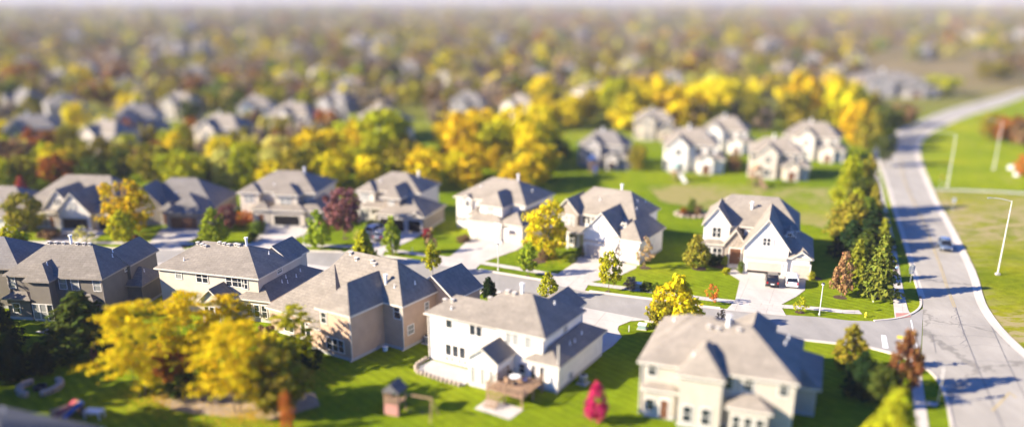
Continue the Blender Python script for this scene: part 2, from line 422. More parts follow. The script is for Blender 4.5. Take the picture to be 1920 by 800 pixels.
for u, v, w in [(1003,488,44),(1105,479,16),(1312,504,26),(1575,557,24),(1500,585,18),(1209,502,22),(1350,498,40),(490,452,22),(870,452,24),(1645,558,24),(780,512,1),(737,476,8),(648,447,14),(1140,546,10),(990,517,9),(404,462,20),(1530,522,22),(1300,402,60),(120,450,60),(345,462,22)]:
    if w < 2: continue
    c = G(u, v); r = w / FPX * depth(c.y) / 2; b = MB()
    b.add([(c.x + r*math.cos(a)*(1+.12*math.sin(3*a+u)), c.y + r*1.1*math.sin(a)*(1+.1*math.cos(2*a)), .026) for a in [2*math.pi*i/20 for i in range(20)]], [tuple(range(20))])
    structure('mulch_bed', b, M['mulch'])

# road paint and sealed cracks
def line(name, px, w, z, m, dash=None):
    p = resample([G(*q) for q in px], .6); b = MB()
    for i in range(len(p) - 1):
        if dash and int(i * .6 / dash) % 2: continue
        strip(b, offset(p, -w/2)[i:i+2], offset(p, w/2)[i:i+2], z)
    structure(name, b, m)
cl = [(1688,300),(1693,330),(1700,350),(1716,384),(1735,425),(1750,465),(1765,503),(1776,540),(1790,576)]
pc = resample(smooth([G(*q) for q in cl], 1), 1)
for d in (-.13, .13):
    b = MB(); strip(b, offset(pc, d - .055), offset(pc, d + .055), .05); structure('yellow_centre_line', b, M['paint_y'])
line('sealed_joint', [(1690,300),(1702,346),(1718,384),(1737,425),(1752,465),(1767,503),(1778,540),(1792,576),(1806,620),(1824,665),(1846,720),(1872,780),(1900,850)], .12, .044, M['seal'])
line('sealed_joint', [(1770,390),(1792,435),(1812,480),(1834,545),(1852,596),(1872,640),(1892,685),(1925,750)], .10, .044, M['seal'])
rr = random.Random(3)
for (u, v) in [(1792,585),(1797,600),(1803,618),(1808,640)]:
    u0 = u; px = [(u + rr.uniform(-9, 9), v + k * 3.2 - 8) for k in range(7)]
    line('sealed_crack', px, .07, .045, M['seal'])
for y in (606, 628, 645, 675): line('sealed_crack', [(1745 + rr.uniform(-8, 8), y), (1780, y + 3), (1818 + (y-606)*.5, y + 1), (1850 + (y-606)*.8, y + 5)], .06, .045, M['seal'])
line('sealed_crack', [(1748,628),(1752,645),(1755,662)], .08, .045, M['seal'])
line('white_edge_line', [(1708,600),(1712,620),(1718,645),(1726,680)], .16, .05, M['paint_w'])
sheet('stop_line', [(1652,628),(1661,629),(1666,653),(1655,652)], .052, M['paint_w'])
line('yellow_turn_line', [(1860,770),(1878,752),(1893,735),(1905,745)], .2, .05, M['paint_y'])
# terrace slabs and paths close to the houses
sheet('concrete_path', [(66,622),(96,612),(108,617),(98,628)], .03, M['drive'])
# ------------------------------------------------------------------ houses
class House:
    """local x runs along the face seen by the camera, local y away from it; origin = right front eave corner"""
    def __init__(s, label, uvz, yaw, wall, roof='roof', trim='trim', name='house', group='houses of the estate', loc=None):
        s.o = Vector((*G(*uvz)[:2], 0)) if loc is None else Vector((*loc, 0)); s.yaw = R(yaw)
        s.ex = Vector((math.cos(s.yaw), math.sin(s.yaw), 0)); s.ey = Vector((-s.ex.y, s.ex.x, 0))
        s.e = empty(name, s.o, s.yaw, label, 'house', group)
        s.W = {wall: MB()}; s.wall = wall; s.R = MB(); s.F = MB(); s.roofm = M[roof]; s.trim = trim; s.k = 0; s.doors = []; s.vents = []; s.obj = None
        s.pend = []
    def at(s, u, v, **k):
        d = ray(u, v); O = Vector((0, 0, HC)) - s.o
        if 'z' in k: t = (k['z'] - HC) / d.z
        elif 'y' in k: t = (k['y'] - O.dot(s.ey)) / d.dot(s.ey)
        else: t = (k['x'] - O.dot(s.ex)) / d.dot(s.ex)
        p = O + d * t; return p.dot(s.ex), p.dot(s.ey), p.z
    def w(s, m=None):
        m = m or s.wall
        if m not in s.W: s.W[m] = MB()
        return s.W[m]
    def box(s, x0, x1, y0, y1, z1, z0=0, m=None):
        s.k += 1; e = .003 * (s.k % 9)
        s.w(m).box(x0 + e, x1 - e, y0 + e, y1 - e, z0, z1)
        if z0 == 0: s.F.box(x0 - .02 + e, x1 + .02 - e, y0 - .02 + e, y1 + .02 - e, 0, .38)
    def hip(s, x0, x1, y0, y1, z, p, wall=True, ov=.42, f=(1, 1, 1, 1), z0=0, m=None):
        """f scales how far the left, right, front, back hips run in"""
        s.k += 1; z += .004 * (s.k % 7); t = .2
        W, D = x1 - x0, y1 - y0
        if W >= D:
            h = p * D / 2; r = [(x0 + D/2*f[0], (y0+y1)/2, z+h), (x1 - D/2*f[1], (y0+y1)/2, z+h)]
            if r[0][0] > r[1][0]: mx = (r[0][0] + r[1][0]) / 2; r = [(mx, r[0][1], z+h), (mx + .01, r[0][1], z+h)]
            fs = [(4,5,9,8), (5,6,9), (6,7,8,9), (7,4,8)]
        else:
            h = p * W / 2; r = [((x0+x1)/2, y0 + W/2*f[2], z+h), ((x0+x1)/2, y1 - W/2*f[3], z+h)]
            if r[0][1] > r[1][1]: my = (r[0][1] + r[1][1]) / 2; r = [(r[0][0], my, z+h), (r[0][0], my + .01, z+h)]
            fs = [(4,5,8), (5,6,9,8), (6,7,9), (7,4,8,9)]
        q = [(x0,y0),(x1,y0),(x1,y1),(x0,y1)]
        s.R.add([(a, c, z - t) for a, c in q] + [(a, c, z) for a, c in q] + r, fs, 0)
        n = len(s.R.v) - 10
        for i in range(4):
            j = (i + 1) % 4; s.R.f.append([n+i, n+j, n+4+j, n+4+i]); s.R.m.append(1)
        s.R.f.append([n+3, n+2, n+1, n]); s.R.m.append(1)
        if wall: s.box(x0 + ov, x1 - ov, y0 + ov, y1 - ov, z - t + .01, z0, m)
        return z + h
    def gable(s, x0, x1, y0, y1, z, p, axis='y', ov=.35, rake=.3, wall=True, z0=0, m=None):
        s.k += 1; z += .004 * (s.k % 7); t = .2
        if axis == 'y':
            xm = (x0 + x1) / 2; h = p * (x1 - x0) / 2
            A = [(x0, z), (xm, z + h), (x1, z)]; P = lambda a, c, d: (a, d, c); lo, hi = y0, y1; n0, n1 = x0, x1
        else:
            xm = (y0 + y1) / 2; h = p * (y1 - y0) / 2
            A = [(y0, z), (xm, z + h), (y1, z)]; P = lambda a, c, d: (d, a, c); lo, hi = x0, x1; n0, n1 = y0, y1
        vs = []
        for d in (lo, hi): vs += [P(a, c, d) for a, c in A] + [P(a, c - t, d) for a, c in A]
        flip = axis != 'y'
        def fa(*f): return tuple(reversed(f)) if flip else f
        s.R.add(vs, [fa(0,1,7,6)[::-1], fa(1,2,8,7)[::-1]], 0)
        n = len(s.R.v) - 12
        for f in [(3,4,10,9), (4,5,11,10), (0,3,9,6), (2,5,11,8), (0,1,4,3), (1,2,5,4), (6,7,10,9), (7,8,11,10)]:
            s.R.f.append([n + i for i in f]); s.R.m.append(1)
        if wall:
            a0, a1 = n0 + ov, n1 - ov; zt = z + p * ov - t - .02
            pts = [(a0, z0), (a1, z0), (a1, zt), (xm, z + h - t - .02), (a0, zt)]
            l2, h2 = lo + rake, hi - rake; s.k += 1; e = .003 * (s.k % 9)
            s.w(m).prism([P(a, c, l2 + e) for a, c in pts], P(0, 0, h2 - l2 - 2*e))
            if z0 == 0:
                q = (a0 - .02, a1 + .02, l2 - .02, h2 + .02) if axis == 'y' else (l2 - .02, h2 + .02, a0 - .02, a1 + .02)
                s.F.box(*q, 0, .38)
        return z + h
    # --- fittings: face '-y' looks at the camera (plane y = c), '+x' looks right (plane x = c), '-x' left
    def put(s, face, c, a, z, d):
        return (a, c - d, z) if face == '-y' else ((c + d, a, z) if face == '+x' else (c - d, a, z))
    def bar(s, b, face, c, a0, a1, z0, z1, d0, d1, mi=None):
        p = s.put(face, c, a0, z0, d0); q = s.put(face, c, a1, z1, d1)
        b.box(min(p[0],q[0]), max(p[0],q[0]), min(p[1],q[1]), max(p[1],q[1]), z0, z1, mi)
    def win(s, a, z, w, h, c, face='-y', n=1, pane='glass', name='window', bars=True):
        b = MB(); t = .09
        a0, a1, z0, z1 = a - w/2, a + w/2, z - h/2, z + h/2
        s.bar(b, face, c, a0 - t, a0, z0 - t, z1 + t, -.02, .06); s.bar(b, face, c, a1, a1 + t, z0 - t, z1 + t, -.02, .06)
        s.bar(b, face, c, a0, a1, z1, z1 + t, -.02, .06); s.bar(b, face, c, a0, a1, z0 - t, z0, -.02, .07)
        for i in range(1, n): x = a0 + (a1 - a0) * i / n; s.bar(b, face, c, x - .06, x + .06, z0, z1, -.02, .05)
        if bars: s.bar(b, face, c, a0, a1, z - .03, z + .03, -.02, .045)
        f = b.build(name, M['frame'], s.e)
        g = MB(); s.bar(g, face, c, a0, a1, z0, z1, -.02, .02); g.build('pane', M[pane], f)
        return f
    def winp(s, u, v, w, h, face='-y', c=None, n=1, pane='glass', **k):
        x, y, z = s.at(u, v, **({'y': c} if face == '-y' else {'x': c}))
        return s.win(x if face == '-y' else y, z, w, h, c, face, n, pane, **k)
    def garage(s, a, w, c, h=2.15, face='-y', state='shut', m='gdoor', trim='frame', lift=.9):
        b = MB(); t = .16
        s.bar(b, face, c, a - w/2 - t, a - w/2, 0, h + t, -.02, .05); s.bar(b, face, c, a + w/2, a + w/2 + t, 0, h + t, -.02, .05); s.bar(b, face, c, a - w/2, a + w/2, h, h + t, -.02, .05)
        fr = b.build('garage_frame', M[trim], s.e)
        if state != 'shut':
            g = MB(); s.bar(g, face, c, a - w/2, a + w/2, .02, h, -.02, .012); g.build('garage_shade_panel', M['dark'], fr)  # flat near-black panel painted as the shade inside the garage
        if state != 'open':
            g = MB(); z0 = 0.02 if state == 'shut' else lift; nr = 4
            for r in range(nr):
                za = z0 + (h - z0) * r / nr; zb = z0 + (h - z0) * (r + 1) / nr - .025
                s.bar(g, face, c, a - w/2, a + w/2, za, zb, -.02, .03)
                if state == 'shut' or r:
                    k = max(2, int(w / .62))
                    for i in range(k): x = a - w/2 + w * (i + .5) / k; s.bar(g, face, c, x - w/k*.38, x + w/k*.38, za + .08, zb - .08, -.02, .042)
            g.build('garage_door', M[m], s.e)
    def door(s, a, c, w=1.0, h=2.1, z=.15, face='-y', m='wooddoor'):
        b = MB(); t = .12
        s.bar(b, face, c, a - w/2 - t, a - w/2, z, z + h + t, -.02, .06); s.bar(b, face, c, a + w/2, a + w/2 + t, z, z + h + t, -.02, .06); s.bar(b, face, c, a - w/2, a + w/2, z + h, z + h + t, -.02, .06)
        s.bar(b, face, c, a - w/2, a + w/2, z, z + h, -.02, .025, 1)
        d = b.build('front_door', [M['frame'], M[m]], s.e)
        g = MB(); p = s.put(face, c, a + w*.36, z + 1.0, .06); g.tube((p[0]-.03, p[1], p[2]), (p[0]+.03, p[1], p[2]+.14), .03); g.build('handle', M['metal'], d)
    def pipe(s, *pts, z=5.6):
        for x, y in pts:
            b = MB(); b.box(x - .05, x + .05, y - .05, y + .05, .15, z); b.box(x - .05, x + .05, y - .35, y + .05, .1, .2); b.build('downpipe', M[s.trim], s.e)
    def vent(s, uv, **k): s.pend.append((uv, k))
    def rooftop(s, x, y):
        """height of the roof under a plan position"""
        best = None
        for f, mi in zip(s.R.f, s.R.m):
            if mi: continue
            p = [Vector(s.R.v[i]) for i in f]
            for j in range(1, len(p) - 1):
                a, b_, c_ = p[0], p[j], p[j+1]; d = (b_.y-c_.y)*(a.x-c_.x)+(c_.x-b_.x)*(a.y-c_.y)
                if abs(d) < 1e-9: continue
                l0 = ((b_.y-c_.y)*(x-c_.x)+(c_.x-b_.x)*(y-c_.y))/d; l1 = ((c_.y-a.y)*(x-c_.x)+(a.x-c_.x)*(y-c_.y))/d; l2 = 1-l0-l1
                if min(l0, l1, l2) >= -1e-6:
                    zz = l0*a.z+l1*b_.z+l2*c_.z; best = zz if best is None else max(best, zz)
        return best
    def done(s, vents=(), pipes=(), chimney=None):
        for i, (m, b) in enumerate(s.W.items()):
            if b.v: b.build('wall' if m == s.wall else 'stone_wall' if m == 'stone' else 'gable_wall', M[m], s.e)
        if s.F.v: s.F.build('foundation', M['concrete'], s.e)
        s.R.cur = 0; ro = s.R.build('roof', [s.roofm, M[s.trim]], s.e)
        for x, y in vents:
            z = s.rooftop(x, y)
            if z is None: continue
            b = MB(); b.box(x-.17, x+.17, y-.17, y+.2, z-.15, z+.22); b.box(x-.23, x+.23, y-.24, y+.24, z+.22, z+.29); b.box(x-.11, x+.11, y-.185, y-.17, z+.03, z+.18, 1)
            b.build('roof_vent', [M['trim'], M['black']], ro)
        for x, y in pipes:
            z = s.rooftop(x, y)
            if z is None: continue
            b = MB(); b.tube((x, y, z-.1), (x, y, z+.42), .06); b.tube((x, y, z-.05), (x, y, z+.1), .13, .07); b.build('vent_pipe', M['white'], ro)
        if chimney:
            x, y = chimney; z = s.rooftop(x, y)
            b = MB(); b.tube((x, y, z-.3), (x, y, z+.95), .17, n=12); b.tube((x, y, z+.95), (x, y, z+1.15), .27, .27, n=12); b.build('flue', M['white'], ro)
        return s

EST = 'houses of the estate'
# ---- B1: dark taupe house at the left, seen from behind
h = House('dark taupe two storey house seen from behind, second roof from the left edge', (191.3,523.3,5.8), -7, 'w_taupe', roof='roofb', trim='trimd')
h.hip(-13.9, 0, 0, 9.8, 5.8, .66, f=(.8, .8, 1, 1)); h.hip(-10.2, -6.5, -1.3, 5, 5.6, 1.0)
h.hip(-5, 2.0, 5.4, 11.3, 3.1, .6, f=(1, .5, 1, 1)); h.gable(-5, .4, 6, 13.5, 5.8, .72)
h.hip(-13.8, -9.8, -1.1, 1.2, 3.0, .6)
h.hip(-3.6, -1.4, -.5, 1, 3.0, .9)
for u, v in [(22,529),(118,531),(141,533),(182,535)]: h.winp(u, v, .95, 1.45, c=.42, pane='blind')
h.win(-12.2, 1.6, .9, 1.2, -.68); h.win(-9.3, 1.3, .8, 2.0, -.88, pane='blind'); h.win(-8.3, 1.3, .8, 2.0, -.88, pane='blind'); h.win(-7.35, 1.25, .7, 2.1, -.88)
h.winp(237,502,.9,.7, face='+x', c=-.42, pane='blind')
h.done(vents=[(-9.9,4.7),(-8.9,4.7),(-7.8,4.7),(-5.9,4.7),(-4.9,4.7),(-4.1,4.7)], pipes=[(-8,1),(-2,6.2),(-1.6,5.4),(1.0,8)], chimney=(-6.8, 4.85))
h.pipe((-13.5,.34),(-.36,.34)); HB1 = h
# ---- B2: cream house behind the yellow trees
h = House('pale cream two storey house seen from behind, half hidden by the yellow trees', (484.6,522.8,5.8), -17, 'w_cream')
h.hip(-16.1, 0, 0, 11.1, 5.8, .47, f=(.75, .9, 1, 1)); h.gable(-5.6, -.3, 8, 13.4, 5.8, .72)
h.hip(-3.4, 1.9, -.7, 13.2, 3.1, .58); h.gable(-7.5, -3.7, -2.9, 1.5, 3.1, .9)
for u, v, n in [(335,513,1),(379,520,2),(435,527,2),(452,529,1)]: h.winp(u, v, .85*n, 1.3, c=.42, n=n, pane='glass' if u != 335 else 'blind')
h.winp(459,532,.8,1.3,c=.42)
for x in (-13.5, -12.6, -11.7): h.win(x, 1.6, .7, 1.6, .42)
for x in (-1.6, -.5, .6): h.win(x, 1.5, .7, 1.6, -.28)
for x in (-6.4, -5.6, -4.8): h.win(x, 1.4, .6, 1.7, -2.6)
h.winp(524,506.5,1.2,.7, face='+x', c=-.42, pane='blind')
h.done(vents=[(-12.4,4.9),(-11.6,4.7),(-10.9,4.5),(-9.2,5.3),(-8.4,5.2),(-7.6,5.1),(-6.6,5.3),(-6.1,5.2)], pipes=[(-12.5,1.8),(-2.4,6.5),(.5,4.5),(.9,5.2),(.2,6),(.8,7.6),(.4,9.4)], chimney=(-5.0, 5.4))
# ---- B3: tan house with the steep complicated roof
h = House('tan house with steep many sided roof, seen from behind between two paler houses', (655.3,593.6,5.8), -33, 'w_tan')
h.hip(-5.6, 0, 0, 11, 5.8, 1.0); h.hip(-12, 2.95, 5.75, 13.5, 5.8, 1.05, f=(.8, 1, 1, 1)); h.hip(-16.2, -3.5, 1.6, 16, 3.25, .78, f=(1, 1, 1, 1))
h.gable(-1.2, 5.6, 12.2, 18.5, 5.2, .75); h.hip(-7.6, -5.0, .2, 4, 3.0, .6)
h.winp(607,595,.8,1.3, c=.42); h.winp(629,646,2.7,1.5, c=.42, n=3)
h.winp(745,584,.95,1.7, c=6.17); h.winp(770,617,1.1,1.1, face='+x', c=2.53, pane='blind'); h.winp(800,573,.7,.9, face='+x', c=2.53, pane='blind')
h.win(-9.5, 1.5, 1.6, 1.8, 2.02, n=2); h.win(-12.5, 1.5, 1.6, 1.8, 2.02, n=2)
h.done(vents=[(-8.2,9.3),(-6.9,8.9),(-4.4,9.0),(-3.8,8.8)], pipes=[(.6,7.2),(1.6,9.8),(-6.2,3.0)], chimney=(-.9, 7.4))
h.pipe((-.36,.36),(2.6,6.1)); HB3 = h
# ---- B4: white house with the wooden deck
h = House('sunlit white two storey house with wooden deck, seen from behind', (1022.1,635.5,5.8), -30, 'w_white')
h.hip(-11.6, 0, 0, 10.3, 5.8, .54, f=(.8, .85, 1, 1)); h.hip(-15.8, -6, 0, 6.3, 5.8, .54, f=(.8, 1, 1, 1)); h.gable(-6, -1, 7, 12.5, 5.8, .65)
h.hip(-2.4, 2.1, -.65, 11.8, 3.2, .58); h.gable(-7.9, -3.7, -3.6, 1, 3.3, .72)
for u, v, n in [(842,604,1),(892,619,2),(960,635,2),(990,642,1)]: h.winp(u, v, .8*n, 1.25, c=.42, n=n, bars=False, pane='glass' if u < 900 else 'blind')
for x in (-12.7, -11.75, -10.8): h.win(x, 1.75, .75, 1.35, .42, bars=False)
for x in (-12.9, -12.2, -11.2, -10.4): h.win(x, .62, .5, .6, .42, bars=False, pane='blind')
for x in (-7.0, -5.8, -4.7): h.win(x, 1.45, .55, 2.0, -3.3, bars=False, pane='blind')
h.win(-3.0, 1.6, .7, 1.0, .42); h.winp(1000,697,.5,1.6, c=-.23, bars=False); h.winp(1016,700,.5,1.6, c=-.23, bars=False)
h.winp(1060,615,1.0,.8, face='+x', c=-.42, pane='blind'); h.winp(1070,703,.6,.7, face='+x', c=1.68, pane='blind')
d = MB()
d.box(-4.1, .3, -5.4, -.75, 1.2, 1.32)
for x, y in ((-4,-5.3),(-1.9,-5.3),(.2,-5.3),(-4,-3),(.2,-3),(.2,-.9),(-4,-.9)): d.box(x-.07, x+.07, y-.07, y+.07, 0, 2.25)
for z in (1.65, 1.95, 2.2): d.box(-4, .2, -5.34, -5.28, z-.04, z+.04); d.box(-4.03, -3.97, -5.3, -.9, z-.035, z+.035); d.box(.17, .23, -5.3, -.9, z-.035, z+.035)
for i in range(28): x = -4 + i * .155; d.box(x-.02, x+.02, -5.36, -5.33, 1.3, 2.2)
for i in range(5): d.box(-3.6, -2.0, -5.5 - .3*(i+1), -5.5 - .3*i, 1.0 - .22*i, 1.06 - .22*i)
d.build('deck', M['wood'], h.e)
h.done(vents=[(-14.6,2.7),(-13.2,2.2),(-9.6,4.6),(-8.4,4.7),(-7.3,4.7),(-6.4,4.6)], pipes=[(-12.7,1.2),(-2.3,6.6),(1.0,5.2),(.9,4.2),(.8,7.4)], chimney=(-5.6, 5.0))
h.pipe((-15.4,.34),(-.5,.34),(1.74,-.3)); HB4 = h
sheetb = MB()
def lslab(H, name, pts, z, m):
    b = MB(); b.add([tuple(H.o + H.ex*x + H.ey*y + Vector((0,0,z))) for x, y in pts], [tuple(range(len(pts)))]); return structure(name, b, M[m])
lslab(h, 'patio', [(-14.3,-3.3),(-8.0,-3.7),(-8.0,-.0),(-15,.2),(-15.2,-2)], .035, 'concrete')
lslab(h, 'concrete_pad', [(-4.1,-7.7),(.3,-8),(.4,-5.2),(-4.1,-5.0)], .035, 'walk')
b = MB(); bw = [(-15.6,.2),(-15.5,-2.2),(-14.5,-3.5),(-11,-3.9),(-8.1,-3.95)]
for (x0,y0),(x1,y1) in zip(bw, bw[1:]):
    n = max(1, int(math.hypot(x1-x0, y1-y0) / .55))
    for i in range(n):
        p = h.o + h.ex*(x0+(x1-x0)*(i+.5)/n) + h.ey*(y0+(y1-y0)*(i+.5)/n); r = .25 + .05*rnd.random()
        b.lathe([(r*.9,0),(r,.2),(r*.85,.38),(r*.4,.45)], (p.x, p.y, 0), 7)
tag(b.build('garden_wall', M['rock']), 'low curved stone wall edging the patio behind the white house with the deck', 'garden wall')
# ---- B5: cream house at the bottom right
h = House('large cream house in the bottom right corner, seen from behind in full sun', (1498.9,720.8,5.8), -20.5, 'w_greige', roof='roof2')
h.hip(-15.4, 0, 0, 11.8, 5.8, .53, f=(.9, .9, 1, 1)); h.hip(-15.2, -4, 3, 13.4, 5.8, .5, f=(.7, 1, 1, 1))
h.hip(-11.4, -6.6, -1.4, 5, 5.6, 1.0); h.hip(-3.5, 2.15, 5.3, 14.3, 3.2, .58); h.hip(-6.4, -2.0, -1.6, 2, 3.1, .5); h.gable(-7.6, -3.0, 9, 15, 5.8, .6)
h.hip(-14.9, -11, -.5, 1.5, 3.2, .5)
for u, v in [(1223,691),(1470,729),(1366,716),(1404,719)]: h.winp(u, v, .85, 1.35, c=.42)
for x in (-10.0, -8.2): h.win(x, 1.45, .85, 1.7, -.98)
for x in (-5.3, -4.2, -3.1): h.win(x, 1.4, .75, 1.6, -1.18)
h.win(-13.8, 1.4, .8, 1.2, -.08); h.door(-12.4, -.08, .8, 2.0, .1)
h.done(vents=[(-9.2,4.9),(-8.3,4.8),(-6.3,5.0)], pipes=[(-10,.6),(-1.8,7),(-1.6,8.9),(-13.4,9)], chimney=(-7.4, 5.4))
h.pipe((-15,.34),(-.36,.34),(-6.9,-1.04)); HB5 = h
# ---- H8: white house with two cars on the drive
h = House('bright white house with front gables and two cars parked on its driveway', (1496.6,432.5,5.8), -18, 'w_white', roof='roof2')
h.hip(-14.5, .3, 0, 12, 5.8, .63, f=(.62, .62, 1, 1)); h.gable(-14.6, -9.9, -.95, 6, 5.8, 1.3)
h.gable(-11.0, -7.2, -2.7, 3, 3.2, 1.4, m='stone'); h.gable(-7.9, -.8, -6.6, 5, 4.2, 1.3)
h.hip(-4.5, 2.55, -6.35, 6.3, 3.2, .75); h.gable(-.6, 2.3, -6.5, -3, 3.25, .7)
h.gable(-2.2, -.2, -3.4, 1, 5.6, .8, z0=3)
h.hip(-14.5, -10.6, -1.6, 1, 3.0, .6)
h.garage(-4.4, 5.0, -6.3, 2.2, state='half', lift=.75); h.garage(.85, 2.5, -6.2, 2.2)
b = MB(); h.bar(b, '-y', -6.3, -7.4, -1.3, 2.6, 3.1, -.02, .12); b.build('lintel_band', M['gdoor'], h.e)
h.win(-4.4, 5.35, 1.0, 1.1, -6.3, n=2, pane='glass'); h.win(-12.2, 4.7, 1.3, 1.6, -.65, n=2)
for x in (-13.2, -12.2, -11.5): h.win(x, 1.5, .65, 1.6, -1.18)
h.win(-1.2, 6.0, .7, .6, -3.1); h.door(-9.0, -2.4, 1.7, 2.5, .3); h.win(-8.4, 5.0, .8, .9, .42)
b = MB()
for sx in (-13.15, -11.25): h.bar(b, '-y', -.65, sx - .22, sx + .22, 3.9, 5.5, 0, .05)
for sx in (-5.25, -3.55): h.bar(b, '-y', -6.3, sx - .2, sx + .2, 4.8, 5.9, 0, .05)
b.build('shutters', M['trim'], h.e)
b = MB()
for i in range(3): b.box(-10, -7.9, -2.7 - .35*(3-i), -2.3 - .35*(2-i), 0, .1*(i+1))
b.build('front_steps', M['walk'], h.e)
h.done(pipes=[(-6,7.5)], chimney=(-7.3, 3.4)); H8 = h
# ---- H7
h = House('white house with tall front gable behind the big yellow street tree', (1188.8,415.5,5.8), -31, 'w_white', roof='roof2')
h.hip(-13.6, .3, .3, 10.8, 5.8, .69, f=(.7, .65, 1, 1)); h.gable(-14.3, -9.7, -.6, 6, 5.8, 1.08, m='stone'); h.gable(-7.3, -.4, -4.4, 4, 4.0, 1.08)
h.hip(-1.9, 3.2, -4.35, 6.3, 3.9, 1.0); h.hip(-13.4, -6.5, -1.9, 1.5, 3.0, .5, wall=False); h.gable(-1.6, .2, -2.6, 1, 5.4, .8, z0=3)
for x in (-13.2, -11.2, -9.2): h.box(x - .18, x + .18, -1.5, -1.14, 2.8)
h.garage(-3.9, 4.9, -4.1, 2.15); h.garage(1.55, 2.3, -3.93, 2.15); h.door(-7.7, .72, 1.0, 2.2, .2, m='red')
b = MB(); h.bar(b, '-y', -4.1, -6.9, -.9, 2.55, 3.0, -.02, .1); b.build('lintel_band', M['gdoor'], h.e)
for x in (-4.3, -3.4): h.win(x, 5.1, .45, 1.0, -4.1, pane='blind')
for x in (-13, -12, -11): h.win(x, 4.6, .7, 1.7, -.3, pane='blind'); h.win(x, 1.5, .8, 1.7, -.3)
for x in (-9.2, -8.4, -7.6): h.win(x, 4.75, .6, 1.1, .72)
h.win(-.7, 5.75, .7, .5, -2.3); h.win(4.5, 4.7, .8, 1.0, -.12, face='+x', pane='blind')
h.done(pipes=[(-7.6,3.2),(-1.6,5),(-1.2,7.4),(-.9,3)], chimney=(-4.9, 5.9)); H7 = h
# ---- H6
h = House('white two storey house with three bay garage left of the big yellow tree', (986,386,5.8), -30, 'w_white', roof='roof2')
h.hip(-15.1, 0, 0, 11.3, 5.8, .54, f=(.9, .85, 1, 1)); h.hip(-8.0, -2.7, -3.4, 5, 5.8, .78); h.gable(-13.0, -10.8, -.5, 3, 5.7, .7, z0=3.2)
h.hip(-9.3, -2.0, -4.8, 3, 3.3, .6); h.hip(-3.2, 1.85, -4.4, 9, 3.3, .7); h.hip(-11.2, -8.2, -2.2, 2, 3.3, .8)
h.garage(-5.2, 4.9, -4.38, 2.15); h.garage(.1, 2.5, -3.98, 2.15)
for x in (-14.2, -13.5, -12.8): h.win(x, 1.7, .5, .9, .42); h.win(x + .2, 4.6, .55, 1.3, .42, pane='blind')
h.win(-5.4, 4.7, 1.2, 1.4, -2.98, n=2, pane='blind'); h.door(-9.9, -1.78, 1.0, 2.1, .2); h.win(-9.8, 4.2, .9, .9, .42); h.win(-11.9, 4.9, .9, 1.1, -.2)
h.done(pipes=[(-11,3),(-2,6)], chimney=(-4.7, 5.6)); H6 = h
# ---- H5
h = House('beige house with dark open garage doors behind the purple leaved tree', (788.7,362.5,5.8), -18, 'w_beige')
h.hip(-13.0, .1, -.2, 9.6, 5.8, .55, f=(1, 1, 1, 1)); h.hip(-12.8, -8.6, -1.5, 4, 5.7, .75); h.hip(-6.1, -1.9, -4.7, 4, 5.6, .85, m='stone')
h.hip(-6.5, 3.4, -6.3, 4.3, 3.0, .55, m='stone'); h.hip(-12, -5.5, -2.6, 1, 3.0, .5, wall=False); h.gable(.3, 2.9, -6.5, -3, 3.05, .6, wall=False)
for x in (-11.8, -9.4, -7.0): h.box(x - .2, x + .2, -2.3, -1.9, 2.8)
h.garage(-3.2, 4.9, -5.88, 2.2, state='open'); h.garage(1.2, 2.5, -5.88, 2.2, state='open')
h.win(-11, 4.6, 1.6, 1.5, -1.08, n=2, pane='blind'); h.win(-4.0, 4.4, 1.0, 1.6, -4.28, n=2, pane='blind'); h.win(-7.3, 4.8, 1.0, .9, .22); h.win(-11, 1.6, 1.8, 1.5, -1.08, n=2, pane='blind'); h.door(-7.9, .22)
h.done(pipes=[(-9,2)], chimney=(-3, 6)); H5 = h
# ---- H4
h = House('cream house with black open garage under a low hipped roof', (591.1,365.2,5.8), -8, 'w_cream')
h.hip(-15.3, -.3, 1, 13.2, 5.8, .48, f=(.85, .8, 1, 1)); h.hip(-15.2, -10.6, -.2, 5, 5.8, .6); h.hip(-8.0, -2.8, -1.2, 5, 5.8, .6)
h.hip(-12.0, -8.0, -2.4, 2.5, 3.3, .6); h.hip(-8.8, -1.3, -2.3, 4, 3.2, .55); h.hip(-3.4, 1.8, -1.7, 9, 3.1, .6)
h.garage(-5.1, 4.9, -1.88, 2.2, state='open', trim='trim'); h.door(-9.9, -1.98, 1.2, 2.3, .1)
h.win(-13, 4.6, 1.7, 1.4, .22, n=2, pane='blind'); h.win(-5.5, 4.5, 1.9, 1.5, -.78, n=2, pane='blind'); h.win(-13, 1.5, 1.5, 1.4, .22, n=2)
h.done(pipes=[(-9,3)], chimney=(-4.5, 7)); H4 = h
# ---- H3
h = House('low house with blue shaded roof and brown wooden garage door', (382.1,399.6,3.0), -3, 'w_taupe', roof='roofd', trim='trimd')
h.hip(-16.6, .4, 4, 17, 3.0, .66, f=(1, .85, 1, 1)); h.hip(-7.6, 0, -.4, 8, 3.0, .75, m='stone'); h.gable(-16, -8.4, 2.5, 9, 3.0, 1.1); h.hip(-9.5, -6.5, 2, 6, 3.0, .9)
h.garage(-3.9, 4.9, .02, 2.15, m='wooddoor', trim='trimd'); h.win(-12, 1.6, 1.4, 1.4, 2.8, n=2); h.door(-8.4, 2.42)
h.done(pipes=[(-8,7)]); H3 = h
